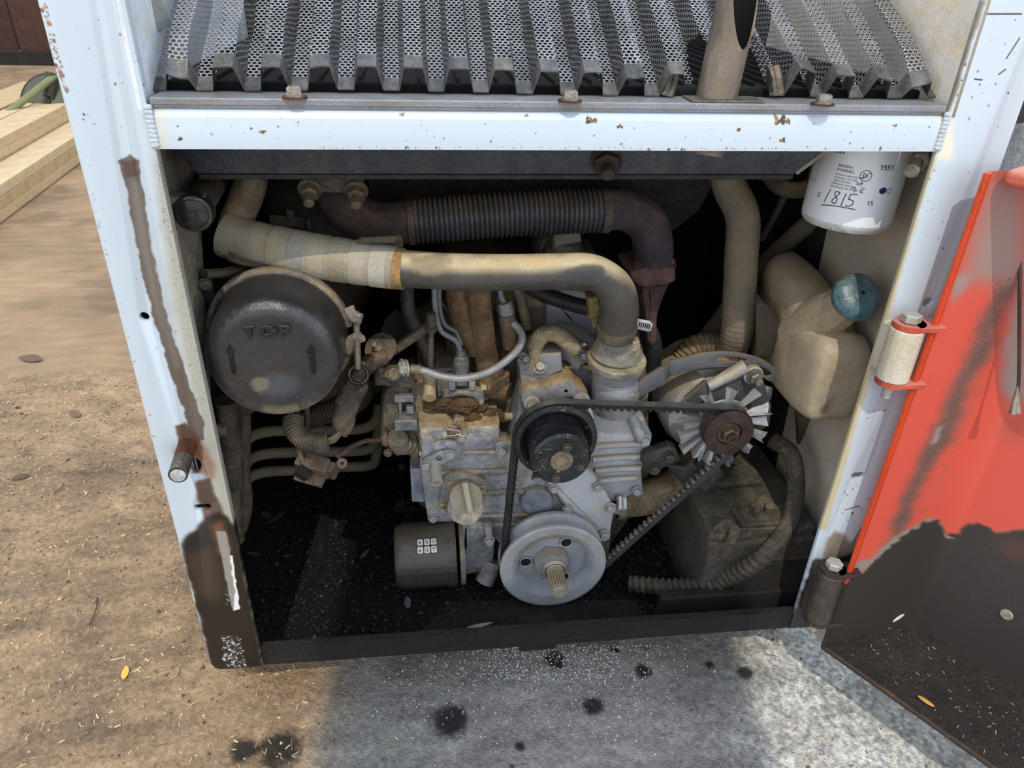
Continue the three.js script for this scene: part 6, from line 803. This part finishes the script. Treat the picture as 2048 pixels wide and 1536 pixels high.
{ // loose matter: greasy crumbs in the pan, straw and dirt crumbs on the floor, white granules
  const inst = (name, geo, L, list, label, category) => { const g = prep(geo); tint(g, { c: '#ffffff', mo: 0.2 }); const m = new THREE.InstancedMesh(g, mat(L), list.length); m.name = numbered(name); const M = new THREE.Matrix4(), q = new THREE.Quaternion(), e = new THREE.Euler(), col = new THREE.Color(); list.forEach((d, i) => { e.set(d[3], d[4], d[5]); M.compose(V(d[0], d[1], d[2]), q.setFromEuler(e), V(d[6], d[7], d[8])); m.setMatrixAt(i, M); m.setColorAt(i, col.set(d[9])); }); m.castShadow = m.receiveShadow = true; m.userData = { label, category, kind: 'stuff' }; scene.add(m); return m; };
  const floorY = (z) => z < -0.09 ? 0.175 : 0.175 + (z + 0.09) * 0.6; const crumb = new THREE.IcosahedronGeometry(1, 0), stick = new THREE.BoxGeometry(1, 1, 1), pick = (a) => a[rnd() * a.length | 0];
  let l = []; for (let i = 0; i < 9000; i++) { const x = rr(-0.48, 0.48), z = rr(-0.75, -0.02), s = rr(0.0012, 0.0045) * (rnd() < 0.06 ? 1.8 : 1); if (z > -0.1 && Math.abs(x - 0.03) < 0.06) continue; l.push([x, floorY(z) + s * 0.3, z, rr(0, 6), rr(0, 6), rr(0, 6), s, s * 0.6, s * rr(0.6, 1.4), pick(['#100f0d', '#161412', '#0b0a0a', '#1f1c19', '#131210'])]); } inst('greasy_dirt', crumb, { r: 0.55, g: 2, b: 0 }, l, 'black greasy dirt crumbs covering the bay floor pan', 'dirt');
  l = []; for (let i = 0; i < 700; i++) { const x = rr(-0.46, 0.3), z = rr(-0.5, -0.015), s = rr(0.004, 0.02); l.push([x, floorY(z) + 0.003, z, rr(-0.3, 0.3), rr(0, 6), rr(-0.3, 0.3), s, 0.0005, 0.0007, pick(['#26231f', '#2f2b26', '#1c1a18', '#3a352e'])]); } inst('fine_straw', stick, { r: 0.8, g: 2, b: 0 }, l, 'fine dark straw scattered over the bay floor pan', 'straw');
  l = []; for (let i = 0; i < 5200; i++) { const u = rnd(), x = rr(-1.3, 0.75), z = rr(-1.15, 0.3); if (x > -0.36 && rnd() < 0.9) continue; const s = rr(0.002, 0.011) * (rnd() < 0.04 ? 2.4 : 1); l.push([x, GY + 0.001, z, rr(-0.12, 0.12), rr(0, 6), rr(-0.12, 0.12), s, 0.0008, rr(0.0006, 0.0022), pick(['#c3a676', '#d6bd8c', '#a98c62', '#8f7350', '#e0cda4', '#7a6046'])]); } inst('wood_chip_litter', stick, { r: 0.85, g: 2, b: 0 }, l, 'pale straw and wood shavings scattered over the tan floor', 'litter');
  l = []; for (let i = 0; i < 5200; i++) { const x = rr(-1.3, 0.7), z = rr(-1.15, 0.3); if (x > -0.4 && rnd() < 0.75) continue; const s = rr(0.0008, 0.0032) * (rnd() < 0.04 ? 2 : 1); l.push([x, GY + s * 0.3, z, rr(0, 6), rr(0, 6), rr(0, 6), s, s * 0.6, s, pick(['#a58a68', '#8e7455', '#bba07a', '#6f5a42', '#5a4936', '#c4ab86'])]); } inst('soil_crumbs', crumb, { r: 0.95, g: 2, b: 0 }, l, 'tan soil crumbs scattered over the concrete floor', 'dirt');
  l = []; for (let i = 0; i < 1500; i++) { const q = PY(lerp(760, 1330, Math.pow(rnd(), 0.8)) + rr(-60, 60), 1290 + Math.abs(rr(-1, 1) * rr(0, 1)) * 250, GY); if (rnd() < 0.4) { const w = PY(rr(960, 1240), rr(1290, 1360), GY); q.copy(w); } const s = rr(0.0007, 0.0015); l.push([q.x, GY + s * 0.6, q.z, rr(0, 6), rr(0, 6), rr(0, 6), s, s, s, pick(['#e3e3df', '#d0d0cb', '#f0f0ec', '#b5b5b0'])]); } inst('white_granules', crumb, { r: 0.6, g: 2, b: 0 }, l, 'small white granules spilled on the grey concrete below the sill', 'granules');
}
{ // leaves and twigs: each one countable
  const leaf = (w, len, bend = 0.15) => { const s = new THREE.Shape(); s.moveTo(0, -len / 2); s.bezierCurveTo(w * 0.9, -len * 0.25, w * 0.7, len * 0.25, 0, len / 2); s.bezierCurveTo(-w * 0.5, len * 0.2, -w * 0.7, -len * 0.3, 0, -len / 2); const g = new THREE.ExtrudeGeometry(s, { depth: 0.0006, bevelEnabled: false, curveSegments: 10 }); const p = g.attributes.position; for (let i = 0; i < p.count; i++) p.setZ(i, p.getZ(i) + bend * Math.abs(p.getX(i)) + 0.1 * bend * p.getY(i) ** 2 * 60); g.rotateX(-Math.PI / 2); g.computeVertexNormals(); return g; };
  const put = (q, w, len, rot, c, label, group, tilt = 0) => { const g = leaf(w, len); g.rotateZ(tilt); g.rotateY(rot); g.translate(q.x, q.y, q.z); single('dry_leaf', g, { c, r: 0.75, mo: 0.4, g: 2 }, label, 'leaf', q, group); };
  put(PY(958, 1252, 0.203), 0.011, 0.05, -1.35, '#a0967a', 'pale curled dry leaf on the pan just behind the sill', 'dry leaves', 0.3);
  put(PY(553, 1036, 0.18), 0.014, 0.055, -0.75, '#5d5140', 'brown dry leaf on the dark pan at the left, nearest the oil filter side', 'dry leaves', 0.2);
  put(PY(730, 1107, 0.18), 0.009, 0.03, -0.5, '#7a6a4c', 'small tan leaf on the pan left of the oil filter', 'dry leaves', 0.2);
  put(PY(506, 1108, 0.18), 0.007, 0.03, 1.2, '#5a4a3a', 'thin brown leaf on the pan beside the left post', 'dry leaves');
  put(PY(532, 1030, 0.18), 0.012, 0.03, 0.9, '#4b4337', 'small dull leaf at the back left corner of the pan', 'dry leaves', 0.3);
  put(PY(815, 1205, 0.182), 0.013, 0.03, 0.2, '#6d6064', 'greyish crumpled leaf on the pan below the oil filter', 'dry leaves', 0.5);
  put(PY(250, 1345, GY + 0.004), 0.012, 0.03, 0.2, '#d6ac45', 'yellow leaf on the tan floor left of the sill', 'floor leaves', 0.2);
  put(PY(148, 828, GY + 0.004), 0.02, 0.05, 0.9, '#6e5640', 'brown leaf on the tan floor high at the left beside the post', 'floor leaves', 0.2);
  put(PY(60, 718, GY + 0.004), 0.03, 0.08, 1.3, '#6a5542', 'dark brown leaf on the tan floor at the left edge', 'floor leaves', 0.2);
  put(PY(40, 955, GY + 0.004), 0.014, 0.04, 2.0, '#5b4a3a', 'dark crumpled leaf on the tan floor near the left edge', 'floor leaves', 0.3);
  const tw = (a, b, r, c, label) => single('twig', tube([a, a.clone().lerp(b, 0.5).add(V(0.006, 0.003, 0.004)), b], r, { rad: 8 }), { c, r: 0.8 }, label, 'twig', a);
  tw(PY(178, 1250, GY + 0.004), PY(172, 1255, GY + 0.004).lerp(PY(195, 1195, GY + 0.004), 1), 0.0012, '#6a5440', 'thin bent brown twig on the tan floor left of the loader');
  tw(PY(336, 1362, GY + 0.004), PY(358, 1336, GY + 0.004), 0.001, '#d5c08f', 'pale straight straw stalk on the floor below the left post');
  tw(PY(108, 985, GY + 0.004), PY(128, 968, GY + 0.004), 0.001, '#6a5440', 'short dark twig on the tan floor near the left edge');
}
// ---------------------------------------------------------------- the open door at the right
{
  const th = Math.PI - 57.56 * Math.PI / 180, U = V(-Math.cos(th), 0, Math.sin(th)), W = V(Math.sin(th), 0, Math.cos(th)), C0 = PY(1645, 1292, 0.215), yT = 0.985;
  const at = (u, w, y) => C0.clone().addScaledVector(U, u).addScaledVector(W, w).setY(y), bend = [0.067, 0.168], len = 0.62, s1 = Math.hypot(...bend), H = yT - 0.215;
  const t = thing('engine_door', 'red rear door swung open at the right, its inside blackened with soot low down', 'door', at(0, 0, 0.215));
  // where a pixel falls on the inside: s along the skin, y up
  const O = at(0, 0, 0.215), wallDir = V().addScaledVector(U, bend[0] / s1).addScaledVector(W, bend[1] / s1), wallN = wallDir.clone().cross(Y1), mainN = W.clone();
  const hit = (px, py) => { const d = ray(px, py), f = (N, q) => EYE.clone().addScaledVector(d, q.clone().sub(EYE).dot(N) / d.dot(N)); let p = f(wallN, O), s = p.clone().sub(O).dot(wallDir); if (s <= s1) return [s, p.y]; const o2 = at(bend[0], bend[1], 0.215); p = f(mainN, o2); return [s1 + p.clone().sub(o2).dot(U), p.y]; };
  const SW = 0.72, TW = 1024, TH = 1584, c = cvs(TW, TH), x = c.getContext('2d'), m = (px, py) => { const [s, y] = hit(px, py); return [s / SW * TW, TH - (y - 0.215) / H * TH]; };
  x.fillStyle = '#cf5342'; x.fillRect(0, 0, TW, TH);
  const path = (pts, fill, rough = 6, soft = 0, a = 1) => { x.save(); x.globalAlpha = a; if (soft) x.filter = `blur(${soft}px)`; x.beginPath(); const Q = pts.map((p) => m(...p)); Q.forEach((A, i) => { const B = Q[(i + 1) % Q.length], n = Math.max(2, Math.hypot(B[0] - A[0], B[1] - A[1]) / 9 | 0); for (let k = 0; k < n; k++) x[i + k ? 'lineTo' : 'moveTo'](lerp(A[0], B[0], k / n) + rr(-rough, rough), lerp(A[1], B[1], k / n) + rr(-rough, rough)); }); x.closePath(); x.fillStyle = fill; x.fill(); x.restore(); };
  const spray = (pts, n, cols, r, a) => { for (let i = 0; i < n; i++) { const u = rnd(), v = rnd(), [A, B, C, D] = pts, q = m(lerp(lerp(A[0], B[0], u), lerp(D[0], C[0], u), v), lerp(lerp(A[1], B[1], u), lerp(D[1], C[1], u), v)); x.globalAlpha = a * rnd(); x.fillStyle = cols[rnd() * cols.length | 0]; x.beginPath(); x.arc(q[0] + rr(-12, 12), q[1] + rr(-12, 12), rr(0.6, r), 0, 7); x.fill(); } x.globalAlpha = 1; };
  path([[1992, 352], [2040, 352], [2046, 640], [2000, 560], [1940, 545], [1930, 600], [1960, 500]], '#95847c', 12, 22); path([[1972, 375], [2042, 360], [2046, 560], [1932, 560], [1948, 470]], '#93857e', 10, 24, 0.85);
  path([[1905, 555], [1945, 545], [1925, 580], [1905, 620]], '#968a84', 6, 8);
  path([[2040, 560], [2000, 620], [1985, 700], [1940, 770], [1900, 880], [1845, 960], [1800, 1080], [1770, 1110], [1800, 1010], [1860, 880], [1905, 780], [1950, 680], [1990, 590]], '#5f5049', 12, 12); spray([[1990, 560], [2045, 560], [1860, 1050], [1780, 1050]], 2600, ['#5f5049', '#71605a', '#8a7069'], 3.2, 0.55);
  path([[2030, 600], [2044, 600], [2044, 790], [2015, 800], [2000, 760], [2010, 680]], '#9a8f87', 8, 10); path([[1885, 850], [1880, 880], [1860, 890], [1870, 860]], '#948a84', 5, 5);
  path([[1995, 830], [2030, 830], [2020, 880], [1995, 880]], '#8a5a4c', 8, 16, 0.5);
  // soot over the lower part with a ragged upper edge
  path([[1700, 1130], [1745, 1115], [1785, 1075], [1815, 1060], [1862, 1035], [1880, 1052], [1880, 1070], [1915, 1075], [1950, 1050], [1975, 1060], [2048, 1055], [2048, 1100], [1690, 1160]], '#8f837a', 9, 7);
  path([[1640, 1142], [1720, 1150], [1745, 1130], [1790, 1085], [1832, 1056], [1852, 1040], [1874, 1042], [1884, 1068], [1912, 1060], [1930, 1044], [1966, 1046], [1976, 1062], [2010, 1055], [2044, 1054], [2200, 1052], [2400, 1046], [2700, 1040], [3200, 1030], [3200, 1900], [2300, 1800], [1560, 1700], [1600, 1250]], '#34302d', 9, 3);
  path([[1880, 1060], [1900, 1070], [1890, 1072]], '#8f837a', 3, 2); spray([[1850, 1080], [2048, 1080], [2048, 1250], [1850, 1250]], 1500, ['#5b463c', '#463a34', '#6d5143'], 2, 0.5); path([[1990, 1080], [2048, 1075], [2048, 1110], [2010, 1105]], '#8c4530', 10, 18, 0.5);
  const tx = new THREE.CanvasTexture(c); tx.colorSpace = THREE.SRGBColorSpace;
  const dm = new THREE.MeshPhysicalMaterial({ map: tx, roughness: 0.5, clearcoat: 0.15, clearcoatRoughness: 0.4, side: THREE.DoubleSide });
  // skin: hinge-side wall, rounded bend, main panel; an extra shallow crease
  const line = [[0, 0]]; const corner = (a, b, k, r, n = 8) => { for (let i = 0; i <= n; i++) { const q = i / n, p0 = [lerp(b[0], a[0], r), lerp(b[1], a[1], r)], p2 = [lerp(b[0], k[0], r * 0.6), lerp(b[1], k[1], r * 0.6)]; line.push([(1 - q) ** 2 * p0[0] + 2 * q * (1 - q) * b[0] + q * q * p2[0], (1 - q) ** 2 * p0[1] + 2 * q * (1 - q) * b[1] + q * q * p2[1]]); } }; corner([0, 0], bend, [0.2, bend[1]], 0.3); line.push([len, bend[1]]);
  const pos = [], uv = []; let acc = 0; const rowsY = 24, quad = (a, b, sa, sb, off) => { for (let k = 0; k < rowsY; k++) { const y0 = lerp(0.215, yT, k / rowsY), y1 = lerp(0.215, yT, (k + 1) / rowsY), f = (y) => (y - 0.215) / H; const A = at(a[0], a[1] + off, y0), B = at(b[0], b[1] + off, y0), C = at(b[0], b[1] + off, y1), D = at(a[0], a[1] + off, y1); for (const [p, s, y] of [[A, sa, y0], [B, sb, y0], [C, sb, y1], [A, sa, y0], [C, sb, y1], [D, sa, y1]]) { pos.push(p.x, p.y, p.z); uv.push(s / SW, f(y)); } } };
  for (const off of [0, 0.004]) { acc = 0; for (let i = 0; i < line.length - 1; i++) { const d = Math.hypot(line[i + 1][0] - line[i][0], line[i + 1][1] - line[i][1]); quad(line[i], line[i + 1], acc, acc + d, off); acc += d; } }
  const g = new THREE.BufferGeometry(); g.setAttribute('position', new THREE.Float32BufferAttribute(pos, 3)); g.setAttribute('uv', new THREE.Float32BufferAttribute(uv, 2)); g.computeVertexNormals(); const cg = crease(g, 0.7); cg.translate(-t.position.x, -t.position.y, -t.position.z);
  const skin = new THREE.Mesh(cg, dm); skin.name = 'door_panel'; skin.castShadow = skin.receiveShadow = true; t.add(skin);
  const RED = { c: '#d4481f', r: 0.45, mo: 0.15, g: 0 };
  const e0 = at(0.004, 0.0, 0.26), e1 = at(0.004, 0.0, yT);
  obj('rim', [box(V(0, 0, 0), 0.006, yT - 0.36, 0.012, 0.0015).applyMatrix4(new THREE.Matrix4().makeBasis(U, Y1, W.clone().negate()).setPosition(at(0.002, 0.0, (yT + 0.36) / 2)))], RED, t);
  obj('rim_lower', [box(V(0, 0, 0), 0.006, 0.146, 0.012, 0.0015).applyMatrix4(new THREE.Matrix4().makeBasis(U, Y1, W.clone().negate()).setPosition(at(0.002, 0.0, 0.288)))], { c: '#3a332e', r: 0.7, mo: 0.6 }, t);
  // floor of the door tray
  const fs = [[0, 0], [len, 0], [len, bend[1] + 0.004], [bend[0], bend[1] + 0.004]].map(([u, w]) => at(u, w, 0)), sh = new THREE.ExtrudeGeometry(new THREE.Shape(fs.map((p) => new THREE.Vector2(p.x, -p.z))), { depth: 0.005, bevelEnabled: false }); sh.rotateX(-Math.PI / 2); sh.translate(0, 0.212, 0);
  obj('bottom_tray', sh, { c: '#38312c', r: 0.75, mo: 0.7, d: 0.35, dc: '#4b433d', b: 0.006 }, t);
  obj('bottom_rim', tube([at(0, 0, 0.214), at(len * 0.5, 0, 0.214), at(len, 0, 0.214)], 0.0045, { rad: 10 }), { c: '#3a2a24', r: 0.7, mo: 0.9, d: 0.1 }, t);
  // folded top lip, latch plate
  obj('top_flange', [box(V(0, 0, 0), 0.5, 0.02, 0.075, 0.008).applyMatrix4(new THREE.Matrix4().makeBasis(U, Y1, W.clone().negate()).setPosition(at(0.265, 0.045, yT - 0.004)))], { c: '#cf6a56', r: 0.55, mo: 0.35, d: 0.5, dc: '#d79a8b', g: 0, label: 'faded pinkish red folded top lip' }, t);
  // prop rod hanging on the inside
  const rt = PX(2041, 372, at(0.11, 0.1, 0).x), r0 = at(0.125, 0.1, 0.93), pick2 = (px, py) => { const d = ray(px, py), q = at(0.1, 0.1, 0.5), N = W; return EYE.clone().addScaledVector(d, q.clone().sub(EYE).dot(N) / d.dot(N)); };
  const ra = pick2(2042, 372), rb = pick2(2037, 770), rc = pick2(2033, 800), rd = pick2(2030, 826);
  const pr = obj('prop_rod', tube([ra, ra.clone().lerp(rb, 0.5), rb, rc], 0.0022, { rad: 10 }), { c: '#55504b', r: 0.5, m: 0.4 }, t); obj('flattened_end', tube([rb, rc, rd], (q, a) => 0.002 + 0.006 * q * Math.abs(Math.cos(a)), { rad: 14 }), { c: '#a9aaa2', r: 0.4, m: 0.5, mo: 0.4 }, pr);
  // bare spots: rivet and scrape low on the inside
  const pm = (px, py, w) => { const d = ray(px, py), q = at(bend[0], bend[1] - w, 0.215); return EYE.clone().addScaledVector(d, q.clone().sub(EYE).dot(mainN) / d.dot(mainN)); };
  obj('rivet', [disc(pm(2012, 1230, 0.002), 0.009, 0.003, W.clone().negate(), 24), box(pm(2012, 1230, 0.006), 0.002, 0.014, 0.001, 0.0004, [0, 0.5, 0.7])], { c: '#b9b9b0', r: 0.5, m: 0.2, mo: 0.4 }, t);
  { const d = ray(1797, 1236), q = EYE.clone().addScaledVector(d, O.clone().sub(EYE).dot(wallN) / d.dot(wallN)); obj('worn_spot', new THREE.SphereGeometry(1, 16, 8).scale(0.0045, 0.012, 0.0012).rotateZ(-1.0).applyMatrix4(new THREE.Matrix4().makeBasis(wallDir, Y1, wallDir.clone().cross(Y1)).setPosition(q.addScaledVector(d, -0.004))), { c: '#d3d5d1', r: 0.5, g: 2, label: 'bare worn spot in the soot' }, t); }
  // hinge ears and pins
  for (const [a, b, L, hl] of [[h1a, h1b, { c: '#c5563f', r: 0.5, mo: 0.4, d: 0.5, dc: '#d8a596', g: 0 }, 'steel hex bolt as hinge pin'], [h2a, h2b, { c: '#43342e', r: 0.7, mo: 0.5 }, 'paint-flecked hinge bolt']]) {
    for (const [q, k] of [[a, 1], [b, -1]]) { const y = q.y + k * 0.0042; obj('hinge_ear', [lathe([[0, -0.0035], [0.0195, -0.0035], [0.0195, 0.0035], [0, 0.0035]], V(q.x, y, q.z), Y1, 32), box(V(q.x + 0.02, y, q.z + 0.004), 0.036, 0.007, 0.03, 0.001)], L, t); }
    obj('hinge_pin', [...hex(V(a.x, a.y + 0.0078, a.z), 0.0125, 0.01, Y1, 0), rod(V(b.x, b.y - 0.03, b.z), V(b.x, b.y - 0.004, b.z), 0.006)], { c: L.d ? '#b5b4ae' : '#b9b6b0', r: 0.5, m: 0.2, mo: 0.4, g: 0, label: hl }, t);
  }
  const lf = PY(1852, 1402, 0.221); { const s = new THREE.SphereGeometry(1, 12, 8).scale(0.004, 0.0015, 0.013).rotateY(0.6).translate(lf.x, lf.y, lf.z); single('dry_leaf', s, { c: '#b98d4a', r: 0.7, mo: 0.4, g: 2 }, 'small orange-brown leaf lying in the bottom of the open red door', 'leaf', lf); }
  const bits = []; for (let i = 0; i < 160; i++) { const q = at(rr(0.03, 0.4), rr(0.01, 0.14), 0.219), s = rr(0.0005, 0.0016); bits.push(new THREE.BoxGeometry(s * rr(1, 5), 0.0007, s).rotateY(rr(0, 6)).translate(q.x, q.y, q.z)); } const db = single('door_litter', bits, { c: '#8f8474', r: 0.8, mo: 0.7, g: 2 }, 'tiny pale flecks of litter in the bottom of the open red door', 'litter', at(0.2, 0.07, 0.217)); db.userData.kind = 'stuff';
}
renderer.render(scene, camera);
